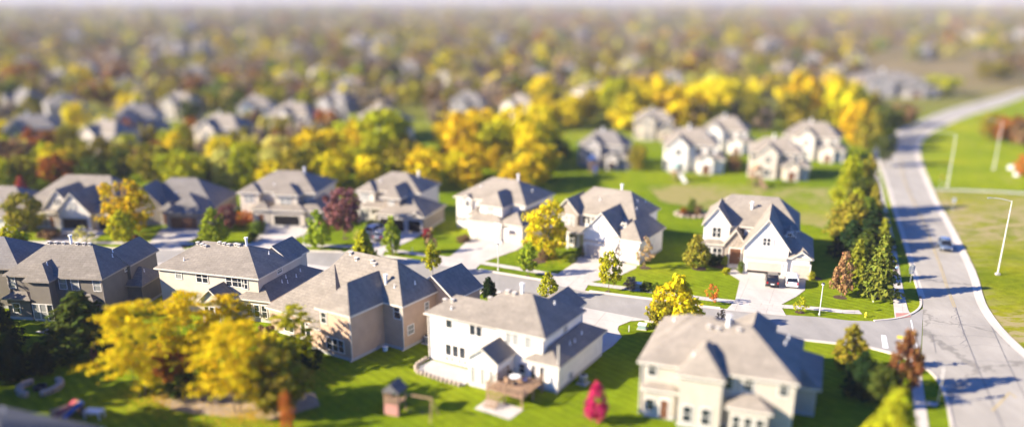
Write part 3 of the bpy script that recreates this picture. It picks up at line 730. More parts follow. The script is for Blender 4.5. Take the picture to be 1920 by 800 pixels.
# ---- H2
h = House('house with twin pointed front gables and dark open garages near the left edge', (210,400.5,3.0), -7, 'w_beige')
h.hip(-20, 0, 2, 15, 3.2, .76, f=(1, .7, 1, 1)); h.gable(-13.6, -6.8, -.3, 7, 3.3, 1.15); h.gable(-9.9, -3.0, -1.8, 6, 3.2, 1.1); h.hip(-5, .2, -.7, 6, 3.0, .75)
h.hip(-17, -9, -.9, 3, 3.0, .5, m='stone')
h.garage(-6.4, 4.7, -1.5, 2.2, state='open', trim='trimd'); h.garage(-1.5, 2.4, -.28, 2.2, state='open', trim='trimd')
h.win(-10.2, 4.9, 1.2, 1.0, 0, n=2); h.win(-6.4, 4.6, 1.1, 1.2, -1.5, n=2, pane='blind')
for x in (-14.8, -13.8): h.win(x, 1.5, .5, 1.5, -.48)
h.door(-11.6, -.48)
h.done(pipes=[(-11,6)]); H2 = h
# ---- partly seen houses at the left edge and the bottom left roof
h = House('partly seen brown house cut off by the left edge, beside the street', (-6,503,5.8), -5, 'w_taupe', roof='roofd', trim='trimd')
h.hip(-15, 3.2, 0, 10, 5.8, .6); h.hip(-4, 4.3, 3, 11, 3.2, .6); h.win(-3, 4.5, .9, 1.4, .42); h.done(pipes=[(-4,3)])
h = House('low house with grey roof at the far left end of the front row', (22,408,3.0), -5, 'w_beige')
h.hip(-17, 1.5, 3, 16, 3.0, .55); h.hip(-11, 0, -.5, 6, 3.0, .5); h.win(-5, 1.5, 1.4, 1.3, -.08, n=2); h.garage(-9, 2.6, -.08, 2.1); h.done(pipes=[(-6,6)])
pa, pb = G(-10, 757, 5.2), G(196, 801, 5.2); yw = math.degrees(math.atan2(pb.y - pa.y, pb.x - pa.x))
h = House('grey roofed house cut off by the bottom left corner', None, yw, 'w_taupe', roof='roof_shaded', trim='trim', loc=(pb.x, pb.y))
h.hip(-19, 0.0, -10.5, 0, 5.2, .46); h.win(-6, 3.6, 1.0, 1.3, -10.08); h.done(pipes=[(-9,-2)])
# ------------------------------------------------------------------ trees
def mesh_quads(name, P, mats, extra=None):
    """P: (n,4,3) leaf quads"""
    n = len(P); v = P.reshape(-1, 3); me = bpy.data.meshes.new(name)
    me.vertices.add(n * 4); me.vertices.foreach_set('co', v.astype(np.float32).ravel())
    me.loops.add(n * 4); me.loops.foreach_set('vertex_index', np.arange(n * 4, dtype=np.int32))
    me.polygons.add(n); me.polygons.foreach_set('loop_start', np.arange(0, n * 4, 4, dtype=np.int32)); me.polygons.foreach_set('loop_total', np.full(n, 4, dtype=np.int32))
    for m in mats: me.materials.append(m)
    me.update(calc_edges=True); return me
def leaf_quads(rs, C, N, size, asp=1.6):
    """quads at C, facing roughly N"""
    n = len(C); N = N / (np.linalg.norm(N, axis=1, keepdims=True) + 1e-9)
    a = rs.normal(size=(n, 3)); a -= (a * N).sum(1, keepdims=True) * N; a /= np.linalg.norm(a, axis=1, keepdims=True) + 1e-9
    b = np.cross(N, a); s = size * rs.uniform(.55, 1.35, (n, 1)); a *= s * asp * .5; b *= s * .5
    return np.stack([C - a, C - b * .9, C + a, C + b * .9], 1)
ENV = {
 'oval': lambda t: np.sin(np.pi * np.clip(t, 0, 1) ** .75) ** .65, 'round': lambda t: np.sqrt(np.clip(1 - (2*t - 1) ** 2, 0, 1)),
 'cone': lambda t: (1 - t) ** .85 * np.clip(t * 9, .55, 1), 'column': lambda t: np.clip(np.sin(np.pi * np.clip(t, 0, 1) ** .6), 0, 1) ** .5,
 'flame': lambda t: np.sin(np.pi * np.clip(t, 0, 1) ** .62) ** .9, 'wide': lambda t: np.sqrt(np.clip(1 - (1.75*t - .75) ** 2, 0, 1)),
}
def crown(kind, seed, t0, clumps, leaves, size, spread=.13, fill=.5, lumps=5):
    rs = np.random.RandomState(seed); env = ENV[kind]
    t = rs.uniform(.02, .98, clumps * 3); keep = rs.uniform(0, 1, len(t)) < (env(t) * .9 + .1); t = t[keep][:clumps]
    th = rs.uniform(0, 2*np.pi, len(t))
    lob = 1 + .16 * np.sin(lumps * th + 5 * t + seed) + .12 * np.sin(3 * th - 8 * t + seed * 2)
    rad = .5 * env(t) * lob * np.sqrt(rs.uniform(fill, 1, len(t))) * .9
    c = np.stack([rad * np.cos(th), rad * np.sin(th), t0 + (1 - t0) * t * .97], 1)
    sig = spread * rs.uniform(.6, 1.25, (len(t), 1))
    per = leaves // len(t)
    off = rs.normal(size=(len(t), per, 3)); off /= np.linalg.norm(off, axis=2, keepdims=True); off *= rs.uniform(.25, 1, (len(t), per, 1)) ** .5
    k = .55 if kind in ('cone',) else .62
    if kind == 'wide' and spread < .08:      # feathery sprays reaching outwards
        rd = np.stack([np.cos(th), np.sin(th), np.full(len(th), -.15)], 1); off = off * .8 + rd[:, None, :] * rs.normal(0, .95, (len(t), per, 1)); k = .4
    C = c[:, None, :] + off * sig[:, :, None] * np.array([1, 1, k])
    N = off + rs.normal(size=off.shape) * .45 + np.array([0, 0, .35])
    C = C.reshape(-1, 3); N = N.reshape(-1, 3); C[:, 2] = np.maximum(C[:, 2], t0 * .6)
    return leaf_quads(rs, C, N, size)
def conifer(seed, tiers=15, t0=.06, droop=.25, leaves=2600, size=.05, thick=1.0):
    rs = np.random.RandomState(seed); Cs, Ns = [], []
    for k in range(tiers):
        t = (k + .3) / tiers; L = .5 * (1 - t) ** .8 * thick + .03; nb = max(4, int(11 * (1 - t) + 4)); ph = rs.uniform(0, 6.28)
        for j in range(nb):
            a = ph + 2*np.pi*j/nb + rs.uniform(-.2, .2); l = L * rs.uniform(.72, 1.14); m = max(4, int(leaves / tiers / nb * (.5 + 1.2*(1 - t))))
            s = rs.uniform(.12, 1, m) ** .8; w = rs.normal(0, .045, m) * (1 - s * .5) * (1 - t * .5)
            x = s * l * np.cos(a) - w * np.sin(a); y = s * l * np.sin(a) + w * np.cos(a)
            z = t0 + (1 - t0) * t + .06 * (1 - t) - droop * (s ** 1.5) * l * .55 + rs.normal(0, .010, m)
            Cs.append(np.stack([x, y, z], 1)); Ns.append(np.stack([np.cos(a) * .55 + rs.normal(0, .4, m), np.sin(a) * .55 + rs.normal(0, .4, m), .8 + rs.normal(0, .3, m)], 1))
    return leaf_quads(rs, np.concatenate(Cs), np.concatenate(Ns), size, 2.0)
def trunk_mesh(name, seed, t0, r, limbs=5, stems=1, reach=.3):
    q = random.Random(seed); b = MB()
    for s in range(stems):
        a = 2*math.pi*s/max(1, stems) + q.random(); o = 0 if stems == 1 else .03
        base = Vector((o*math.cos(a), o*math.sin(a), -.01)); lean = 0.02 if stems == 1 else .16
        top = Vector((lean*math.cos(a), lean*math.sin(a), t0 + (1 - t0) * .72)); mid = base.lerp(top, .45) + Vector((q.uniform(-.012, .012), q.uniform(-.012, .012), 0))
        rr_ = r if stems == 1 else r * .6
        b.lathe([(rr_*1.6, 0), (rr_, .03)], base, 7); b.tube(base + Vector((0,0,.02)), mid, rr_, rr_*.72, 7); b.tube(mid, top, rr_*.72, rr_*.25, 6)
        for i in range(limbs):
            f = .42 + .5 * i / limbs; p = base.lerp(top, f); ang = i * 2.4 + q.random()
            b.tube(p, p + Vector((reach*math.cos(ang)*(1.1-f), reach*math.sin(ang)*(1.1-f), .12 + .1*q.random())), rr_*.42*(1.1-f*.5), rr_*.1, 5)
    me_o = b.build(name, M['bark']); me = me_o.data; bpy.data.objects.remove(me_o); return me
L = M['leaf']
def K(name, q, tr): return (mesh_quads(name, q, [L]), tr)
KIND = {}
def addk(k, variants): KIND[k] = variants
def mk(k, n, t0, kind, clumps, leaves, size, spread, fill, r=.014, stems=1, limbs=6, reach=.3):
    addk(k, [(mesh_quads('crown_' + k, crown(kind, 11*i + len(k)*7 + 1, t0, clumps, leaves, size, spread, fill), [L]), trunk_mesh('trunk_' + k, i + 5, t0, r, limbs, stems, reach)) for i in range(n)])
mk('street', 3, .20, 'oval', 60, 1900, .062, .14, .35)
mk('round', 3, .16, 'round', 75, 2600, .052, .13, .35)
mk('flame', 2, .08, 'flame', 80, 2400, .055, .12, .3)
mk('wispy', 3, .14, 'oval', 26, 520, .06, .12, .1, .012)
mk('column', 2, .05, 'column', 70, 1700, .055, .17, .3)
mk('multi', 2, .14, 'wide', 70, 2600, .050, .13, .3, .016, 4)
mk('locust', 3, .20, 'wide', 120, 8600, .023, .070, .10, .013, 2, 8, .4)
mk('bush', 3, .02, 'wide', 40, 1100, .085, .20, .3, .02, 3)
mk('bigwood', 5, .10, 'round', 60, 1300, .075, .16, .4)
mk('woodlow', 4, .08, 'round', 34, 420, .13, .19, .4)
addk('spruce', [(mesh_quads('crown_spruce', conifer(i + 3, 16, .05, .3, 3600, .045), [L]), trunk_mesh('trunk_spruce', i, .05, .018, 3)) for i in range(2)])
addk('fir', [(mesh_quads('crown_fir', conifer(i + 31, 12, .05, .15, 2400, .06, .9), [L]), trunk_mesh('trunk_fir', i, .05, .018, 3)) for i in range(3)])
addk('pine', [(mesh_quads('crown_pine', np.concatenate([conifer(i + 61, 10, .05, .05, 2200, .06, 1.0), crown('flame', i + 8, .05, 50, 900, .06, .13, .4)]), [L]), trunk_mesh('trunk_pine', i, .05, .018, 3)) for i in range(2)])

PAL = dict(
 yellow=(.66, .53, .014), gold=(.58, .41, .012), pale=(.50, .46, .10), lime=(.36, .36, .014), green=(.115, .165, .018), fresh=(.24, .30, .020),
 dark=(.020, .040, .012), deep=(.065, .085, .014), olive=(.24, .205, .020), rust=(.29, .105, .022), orange=(.50, .17, .03), purple=(.21, .085, .075),  # dark is deepened to hold the house shadow on evergreens
 crimson=(.36, .020, .028), hot=(.52, .03, .11), red=(.42, .07, .05), brown=(.19, .115, .055), tan=(.36, .26, .12), pink=(.36, .20, .085), greytan=(.27, .21, .15))
tn = [0]
def tree(name, kind, loc, H, W, colour, label, cat='tree', group=None, top=None):
    tn[0] += 1; q = random.Random(tn[0] * 17 + 1)
    cm, tm = KIND[kind][tn[0] % len(KIND[kind])]
    e = empty(name, loc, q.uniform(0, 6.28), label, cat, group, (W, W, H))
    t = bpy.data.objects.new('trunk', tm); c = bpy.data.objects.new('crown', cm)
    for o in (t, c): COL.objects.link(o); o.parent = e
    col = PAL[colour] if isinstance(colour, str) else colour; k = q.uniform(.88, 1.12)
    c.color = (min(1, col[0]*k*q.uniform(.94, 1.06)), min(1, col[1]*k), col[2]*k, 1)
    return e
def T(u, v, top, w, kind, colour, label, name=None, cat='tree', group=None):
    """a tree whose foot shows at pixel (u,v), top at row top, crown about w pixels wide in the photo"""
    p = G(u, v); H = max(.4, hat(top, p.y)); W = w / FPX * depth(p.y, H * .5) * (1.4 if kind in ('fir', 'spruce', 'pine') else 1)
    nm = name or {'spruce': 'spruce_tree', 'fir': 'fir_tree', 'pine': 'pine_tree', 'bush': 'shrub', 'locust': 'honey_locust_tree', 'column': 'columnar_tree'}.get(kind, 'deciduous_tree')
    if kind == 'bush': cat = 'shrub'
    return tree(nm, kind, p, H, W * 1.08, colour, label, cat, group)

FT = [
 (158,655,545,120,'spruce','deep','broad dark green spruce in front of the dark taupe house'),
 (4,650,552,62,'spruce','dark','dark evergreen cut off by the left edge beside the taupe house'),
 (26,712,622,46,'pine','dark','narrow dark evergreen standing alone on the shaded lawn at the left edge'),
 (80,700,640,30,'pine','dark','small dark evergreen on the shaded lawn right of the narrow one'),
 (182,690,640,18,'wispy','purple','thin purple sapling in the shade under the broad dark spruce'),
 (268,742,560,148,'locust','yellow','wide golden yellow tree left of the orange brown tree'),
 (362,700,540,120,'locust','yellow','yellow tree directly in front of the cream house wall'),
 (446,772,596,146,'locust','yellow','large yellow green tree nearest the camera above the bare mulch'),
 (440,690,545,95,'locust','gold','yellow tree between the cream house and the tan house'),
 (552,692,572,92,'locust','lime','loose yellow tree touching the low eave of the tan house'),
 (332,728,640,84,'round','rust','rounded orange brown tree between two big yellow trees'),
 (345,735,690,60,'bush','deep','dark green bush under the orange brown tree'),
 (540,808,730,26,'column','orange','narrow orange brown columnar tree on the back lawn near the bottom edge'),
 (1117,792,714,46,'flame','hot','small hot pink red tree on the lawn below the deck house'),
 (1262,622,512,92,'flame','yellow','tall bright yellow tree beside the street above the bottom right house roof'),
 (1240,628,560,50,'round','olive','olive brown tree tucked beside the bright yellow street tree'),
 (1352,606,577,22,'wispy','brown','small bare purplish shrub tree right of the bright yellow street tree'),
 (1590,700,606,66,'flame','olive','olive orange tree right of the bottom right house'),
 (1690,735,614,62,'flame',(.185,.085,.03),'reddish brown tree at the street corner by the sidewalk'),
 (1612,745,655,48,'pine','dark','dark evergreen in shade between the olive tree and the reddish brown tree'),
 (1668,850,725,92,'fir','lime','yellow green conifer at the bottom edge left of the sidewalk'),
 (1645,557,440,56,'fir',(.165,.185,.025),'tall ragged conifer beside the sidewalk by the corner'),
 (1604,530,447,44,'fir',(.21,.225,.02),'medium yellow green conifer behind the reddish young maple'),
 (1577,555,470,42,'flame','pink','young reddish maple on the corner lawn with mulch ring'),
 (1594,480,412,62,'fir','dark','dark shaded conifer at the end of the hedge of roadside conifers'),
 (1630,465,392,62,'fir','dark','dark conifer beside the sidewalk behind the tall ragged one'),
 (1652,470,408,34,'fir',(.24,.25,.02),'small bright conifer touching the sidewalk in the roadside row'),
 (1590,450,360,56,'pine','olive','yellow olive conifer in the middle of the roadside row'),
 (1622,440,368,50,'pine','green','green conifer in the roadside row'),
 (1583,402,285,50,'column','lime','tall yellow green poplar at the far end of the roadside row'),
 (1618,398,288,40,'column','olive','tall olive poplar beside the sidewalk at the far end of the row'),
 (1606,408,330,44,'pine','deep','dark green conifer between the two tall poplars'),
 (1305,505,437,46,'flame',(.27,.25,.03),'green tree with reddening top left of the front door with two parked cars'),
 (1303,470,448,30,'wispy','rust','rust tinted treetop mixed into the green tree by the white house'),
 (1209,505,440,36,'wispy','tan','thin tan tree with several stems at the garage corner of the tall gabled house'),
 (1141,547,470,40,'street','lime','yellow green street tree in front of the tall gabled house'),
 (1023,482,373,76,'multi','yellow','big bright yellow many stemmed tree before the tall gabled house'),
 (990,517,456,36,'street','fresh','small green street tree next to the lamp post and the yellow tree'),
 (1028,560,508,36,'cone2','lime','pointed yellow green tree on the near kerb behind the deck house roof'),
 (917,556,518,22,'pine','dark','small dark evergreen on the near kerb left of the deck house roof'),
 (808,474,426,30,'wispy','tan','sparse yellowing tree on the lawn right of the open garages'),
 (812,516,458,32,'street','lime','yellow green street tree at the kerb in front of the drive'),
 (736,478,402,34,'flame','fresh','slim pointed green street tree before the open garages'),
 (683,497,430,48,'fir','lime','bushy light green conifer on the near side of the street'),
 (676,455,428,28,'wispy','pale','pale yellow small tree behind the bushy light green conifer'),
 (597,466,392,46,'flame','fresh','green street tree right of the black open garage'),
 (646,446,352,66,'round','purple','purple leaved rounded tree on the lawn between two houses'),
 (404,460,388,52,'flame','fresh','bright green street tree in front of the low blue roofed house'),
 (428,434,382,36,'round','purple','purple leaved tree behind the bright green street tree'),
 (457,424,394,38,'multi','orange','small orange umbrella shaped tree left of the cream house'),
 (240,442,338,92,'multi','gold','large golden orange tree left of the low blue roofed house'),
 (233,464,394,50,'street','lime','yellow green street tree below the large golden orange tree'),
 (156,456,424,48,'wispy','pale','pale wispy young tree before the twin gabled house'),
 (52,442,362,70,'round','olive','large olive tree left of the twin gabled house'),
 (30,505,424,68,'street','lime','yellow green street tree at the left edge above the taupe house'),
 (40,505,440,44,'street','green','dark green tree leaning over the yellow green one at the left edge'),
 (45,376,330,26,'fir','red','small red cone shaped tree behind the houses at the far left'),
 (1335,570,528,26,'wispy','orange','young orange leaved tree on the lawn left of the driveway with two cars'),
 (1500,587,553,30,'wispy','lime','young thin tree in a mulch ring right of the driveway with two cars'),
 (1622,492,428,60,'fir','deep','dark conifer between the roadside row and the reddish young maple'),
 (1600,432,352,46,'pine','lime','bright yellow green conifer in the middle of the roadside row'),
 (1634,420,345,36,'fir','olive','olive conifer next to the sidewalk in the roadside row'),
 (1568,430,392,30,'fir','green','low green conifer on the meadow side of the roadside row'),
 (1655,312,240,34,'round','deep','dark green tree by the sidewalk before the road bend'),
 (520,772,650,110,'bigwood','olive','added olive green tree standing for the shaded right flank of the yellow trees'),  # extra tree to thicken the lawn shade; olive paints the yellow tree's shaded side
 (410,720,600,90,'locust','yellow','yellow tree behind the large one nearest the camera'),
 (1650,765,680,52,'round','deep','dark green rounded tree below the reddish brown tree near the bottom right sidewalk'),
 (1297,400,371,20,'column','green','small conical evergreen in the rock bed behind the white houses'),
 # shrubs
 (1521,525,508,13,'column','lime','yellow green clipped cone shrub right of the single garage'),
 (1388,513,488,11,'column','green','slim clipped evergreen by the front steps of the house with two cars'),
 (1358,498,478,12,'column','fresh','slim clipped evergreen left of the front steps of the house with two cars'),
 (1361,513,501,14,'bush','lime','round yellow green shrub at the lawn tip by the front path'),
 (1338,496,476,36,'bush','dark','dark shrub under the front window of the house with two cars'),
 (1182,541,517,22,'bush','greytan','tan ornamental grass clump left of the utility box'),
 (1212,546,527,20,'bush','deep','dark green shrub just right of the utility box'),
 (1228,548,530,18,'bush','green','green shrub at the right end of the utility box planting'),
 (1088,480,462,18,'bush','green','green shrub beside the front path of the tall gabled house'),
 (1075,492,476,16,'bush','deep','dark shrub on the corner of the lawn by the front path'),
 (1018,486,466,20,'bush','brown','brown shrub under the big bright yellow tree'),
 (485,438,413,26,'bush','green','round green shrub left of the open garage drive'),
 (476,452,436,22,'bush','deep','low dark shrub at the left border of the open garage drive'),
 (607,432,412,18,'bush','crimson','red shrub behind the street tree right of the black garage'),
 (801,448,427,16,'bush','crimson','dark red shrub at the corner of the beige house'),
 (700,432,412,34,'bush','deep','green hedge shrub under the porch of the beige house'),
 (868,452,440,26,'bush','brown','brown shrub at the left corner of the three bay garage house'),
 (375,458,444,22,'bush','dark','dark shrub right of the sunlit drive of the low house'),
 (95,448,430,40,'bush','brown','brown shrubs under the windows of the twin gabled house'),
 (1310,402,384,16,'bush','brown','brown shrub right of the small conical evergreen in the rock bed'),
 (1282,402,388,14,'bush','rust','rusty shrub left of the small conical evergreen in the rock bed'),
 (255,462,440,22,'bush','purple','purplish shrub right of the yellow green street tree'),
]
KIND['cone2'] = KIND['flame']
for a in FT: T(*a)
# ornamental: shrubs in the dark strip by the tan house
for u, v, top, w, c in [(470,712,670,70,'deep'),(530,705,655,70,'dark'),(580,690,650,50,'dark'),(500,650,610,40,'brown')]:
    T(u, v, top, w, 'bush', c, 'dark shaded shrub at the back of the tan house behind the yellow trees' if c != 'brown' else 'brown shrub glimpsed between the yellow trees and the tan house', group='shrubs behind the tan house' if c != 'brown' else None)
for u, v, H, W, c in [(-130,640,11,7,'deep'),(-60,700,10,7,'olive'),(-230,690,13,8,'olive'),(-150,770,12,8,'deep'),(-330,760,13,9,'olive'),(-240,850,14,9,'olive'),(-70,600,8,6,'dark')]:
    tree('deciduous_tree', 'bigwood', G(u, v), H, W, c, 'tall tree beyond the left edge, shading the back lawns', group='tall trees beyond the left edge')
# leaf litter under the yellow trees
rs = np.random.RandomState(5); out = []
for u, v, r, n in [(285,745,6,900),(450,778,7,1300),(380,735,5,700),(540,712,5,500),(1262,618,3.5,350),(1023,484,4,400),(240,444,5,300),(330,730,4,400)]:
    p = G(u, v); d = np.abs(rs.normal(0, r * .55, n)); a = rs.uniform(0, 6.283, n)
    C = np.stack([p.x + 1 + d*np.cos(a), p.y + d*np.sin(a), np.full(n, .035)], 1); out.append(leaf_quads(rs, C, np.array([0, 0, 1.0]) + rs.normal(0, .15, (n, 3)), .16))
o = bpy.data.objects.new('fallen_leaves', mesh_quads('fallen_leaves', np.concatenate(out), [L])); COL.objects.link(o); o.color = (.45, .30, .03, 1)
tag(o, 'fallen yellow leaves scattered on the lawns under the yellow trees', 'leaves', None, 'stuff')
# right hand park trees
for u, v, top, w, k, c, l in [(1898,268,214,70,'bigwood','rust','rust brown tree clump at the right edge of the park'),(1930,275,220,60,'bigwood','brown','brown tree cut off by the right edge beside the park'),
    (1856,262,212,40,'bigwood','olive','olive yellow tree in the park left of the rust brown trees'),(1915,330,290,24,'woodlow','orange','small orange tree at the right edge of the park')]:
    T(u, v, top, w, k, c, l)
# ------------------------------------------------------------------ houses behind
def small_house(label, wall, roof, seed, group):
    q = random.Random(seed)
    H = House(label, None, 0, wall, roof, loc=(0, 0), group=group)
    w = q.uniform(12, 14.5); d = q.uniform(9.5, 11)
    H.hip(-w, 0, 0, d, 5.8, .62, f=(.75, .75, 1, 1)); x = -w * q.uniform(.55, .75); H.gable(x - 2.4, x + 2.4, -1.6, 5, 5.7, .95)
    H.hip(-5, 1.8, -1.2, 7, 3.1, .6); H.gable(-4.2, -.6, -2.6, 2, 3.1, .8)
    for a in (-w + 1.6, -w * .35, -1.8): H.win(a, 4.6, 1.3, 1.4, .42, n=2, pane='glass')
    H.win(x, 4.5, 1.2, 1.4, -1.3, n=2); H.win(x, 1.5, 1.8, 1.6, -1.3, n=2); H.win(-w + 1.4, 1.6, 1.2, 1.5, .42); H.win(3, 4.6, 1.0, 1.3, -.42, face='+x'); H.win(7, 4.6, 1.0, 1.3, -.42, face='+x')
    H.door(-2.4, -2.3, 1.6, 2.1, .1)
    H.done(pipes=[(-3, 3)], chimney=(-w * .55, d * .45))
    return H.e
protos = [small_house('x', 'w_white', 'roof2', 1, 'g'), small_house('x', 'w_beige', 'roof', 2, 'g'), small_house('x', 'w_grey', 'roofd', 3, 'g'), small_house('x', 'w_cream', 'roof2', 4, 'g'), small_house('x', 'w_taupe', 'roofd', 5, 'g')]
used = set()
def put_house(u, v, yaw, k, label, group, s=1.0):
    p = G(u, v); o = protos[k] if k not in used else copy_tree(protos[k]); used.add(k)
    o.rotation_euler.z = R(yaw); ex = Vector((math.cos(R(yaw)), math.sin(R(yaw)), 0))
    o.location = p + ex * 6.5 * s; o.scale = (s, s, s); o['label'] = label; o['group'] = group; o['category'] = 'house'
    return o
GB = 'blurred houses behind the front row'
HB = [(1122,314,-22,2,'grey shaded house at the left end of the houses across the meadow',.95),
 (1288,322,-14,0,'white house across the meadow, second from left in the sunlit group',1.08),
 (1448,334,-16,3,'beige house across the meadow nearest the roadside poplars',1.0),
 (1222,262,-10,3,'pale house half hidden behind the white house across the meadow',.95),
 (1352,286,-20,0,'tall white house behind the gap between the white and beige houses',1.0),
 (1520,300,-25,1,'house with red shrubs in front, right end behind the beige house',1.0),
 (700,268,-30,1,'grey roofed house behind the big golden tree mound',1.05),
 (255,262,10,2,'blue roofed house in the woods at the left',1.1),
 (405,285,-12,3,'pale roofed house just above the golden orange tree belt at the left',1.1),
 (545,252,-15,1,'pale house in the middle of the left woods',1.0),
 (478,232,5,0,'white house behind the blurred yellow tree of the left woods',.95),
 (185,292,-20,3,'beige house low in the left woods',1.0),(62,280,15,4,'brown house near the left edge in the woods',1.0),
 (872,222,-12,2,'grey house behind the golden tree mound',.95),(965,230,-25,0,'white house behind the right end of the golden tree mound',.95),(1040,226,-8,3,'pale house between the mound and the sunlit group',.9)]
for u, v, yw, k, l, s in HB: put_house(u, v, yw, k, l, GB, s)
rr = random.Random(21)
FARH = [(100,172,4),(160,150,2),(240,190,2),(360,160,2),(205,128,2),(300,126,2),(620,160,1),(540,182,3),(700,132,2),(760,150,2),(820,178,1),(1062,158,2),(1132,160,3),(1180,140,2),(1480,152,3),(1520,130,2),(1600,132,2),(1555,162,2),(60,140,4),(470,118,2),(940,180,3),(1010,170,2),(1290,130,2),(1370,122,2),(660,190,1),(30,220,4),(130,230,2),(330,225,3),(620,225,2),(1130,205,1),(1250,175,2),(1740,110,2)]
FW = ['white', 'beige', 'grey', 'pale', 'brown']
for u, v, k in FARH: put_house(u, v, rr.uniform(-40, 40), k, FW[k] + ' house far off, small and blurred among the autumn trees', FW[k] + ' houses far off in the woods')
for i in range(16):
    k = rr.choice([2, 2, 4]); put_house(rr.uniform(0, 1920), rr.uniform(55, 118), rr.uniform(-40, 40), k, FW[k] + ' house far off, small and blurred among the autumn trees', FW[k] + ' houses far off in the woods', 1.25)
# long pale building at the upper right
o = put_house(1690, 182, -6, 2, 'long pale building beyond the bend of the road at the upper right', None, 1.7); o.scale = (2.6, 1.5, 1.1); del o['group']; o['category'] = 'building'

# ------------------------------------------------------------------ trees behind
HP = [(o.location.x, o.location.y) for o in COL.objects if o.get('category') in ('house', 'building')]
poly_park = [G(*p) for p in fl]
artL = [p.copy() for p in aL]
def clear(x, y, rad):
    for hx, hy in HP:
        if (hx - 6 - x) ** 2 + (hy + 3 - y) ** 2 < (rad + 7.5) ** 2: return False
    p = Vector((x, y, 0))
    if inside(p, poly_park): return False
    for a in artL[::6]:
        if (a - p).length < rad + 5: return False
    for a in aR[::6]:
        if (a - p).length < rad + 4: return False
    return True
LB = dict(yellow='golden yellow', gold='deep gold', pale='pale yellow green', lime='lime green', green='mid green', deep='dark green', olive='olive', rust='rust brown', orange='orange', brown='brown', crimson='dark red', greytan='bare grey brown', tan='tan')
def scatter(n, ur, vr, kinds, pal, hr, wr, zone, grp, seed, sep=.5):
    q = random.Random(seed); done = []; tries = 0
    while len(done) < n and tries < n * 60:
        tries += 1; u = q.uniform(*ur); v = q.uniform(*vr); p = G(u, v); H = q.uniform(*hr); W = H * q.uniform(*wr)
        if not clear(p.x, p.y, W * .35): continue
        if any((p - r).length < (W + w2) * .5 * sep for r, w2 in done): continue
        c = q.choice(pal(u, v, q)); done.append((p, W))
        tree('woodland_tree', q.choice(kinds), p, H, W, c, LB[c] + ' tree ' + zone, group=LB[c] + ' trees ' + grp)
def palA(u, v, q):
    if u < 330: return ['olive', 'olive', 'lime', 'yellow', 'brown', 'deep', 'lime', 'rust', 'olive']
    if u < 560: return ['lime', 'yellow', 'olive', 'lime', 'deep', 'pale']
    if u < 780: return ['lime', 'yellow', 'lime', 'yellow', 'olive']
    return ['yellow', 'gold', 'lime', 'gold', 'olive', 'yellow']
scatter(64, (-30, 1030), (318, 366), ['bigwood'], palA, (6, 9.6), (.7, 1.0), 'in the blurred wood right behind the front row of houses', 'in the wood right behind the front row', 1, .62)
scatter(14, (560, 1010), (285, 318), ['bigwood'], lambda u, v, q: ['gold', 'yellow', 'gold', 'lime'], (11, 14.5), (.8, 1.05), 'on the tall golden mound of trees in the middle', 'on the golden mound', 2, .55)
scatter(52, (-30, 620), (255, 318), ['bigwood', 'woodlow'], lambda u, v, q: ['rust', 'olive', 'yellow', 'brown', 'lime', 'olive', 'pale', 'greytan'], (6, 9), (.7, 1.0), 'between the blurred houses of the left woods', 'between the houses of the left woods', 3, .7)
scatter(34, (990, 1640), (208, 246), ['bigwood', 'woodlow'], lambda u, v, q: ['yellow', 'gold', 'yellow', 'lime', 'olive', 'gold'], (10, 15), (.65, .9), 'in the yellow belt beyond the sunlit houses across the meadow', 'in the yellow belt beyond the meadow', 4, .6)
scatter(96, (-40, 1640), (132, 250), ['woodlow'], lambda u, v, q: ['olive', 'olive', 'rust', 'brown', 'lime', 'greytan', 'yellow', 'greytan', 'deep', 'brown'] if u < 800 else ['yellow', 'olive', 'pale', 'tan', 'greytan', 'greytan'], (7, 11), (.7, 1.0), 'scattered among the distant blurred houses', 'among the distant houses', 5, .8)
for u, v, top, w, c, l in [(1655,262,196,60,'deep','dark green tree left of the road bend'),(1690,236,190,50,'brown','dark brown tree at the inside of the road bend'),(1628,285,205,46,'olive','olive tree behind the house with red shrubs'),
    (1600,276,190,54,'gold','golden tree behind the house with red shrubs'),(1048,300,262,40,'deep','dark green tree between the golden mound and the grey house'),(1195,320,268,30,'olive','olive tree right of the grey house across the meadow'),
    (1180,310,285,26,'rust','rust bush tree beside the grey house across the meadow'),(1375,322,285,26,'brown','brown tree between the white and beige houses across the meadow'),(1020,338,270,60,'gold','golden brown tree at the right end of the wood behind the front row'),
    (985,346,280,60,'olive','olive brown tree behind the three bay garage house'),(1760,178,140,70,'lime','lime tree beyond the road bend'),(1860,150,112,60,'olive','olive tree far beyond the road at the right'),(1905,138,100,50,'brown','brown tree far beyond the road at the right edge')]:
    T(u, v, top, w, 'bigwood', c, l, 'woodland_tree')
for u, v, top, w, l in [(1565,272,258,20,'crimson bush right of the house with red shrubs'),(1540,284,266,16,'crimson bush in front of the house with red shrubs')]: T(u, v, top, w, 'bush', 'hot', l)

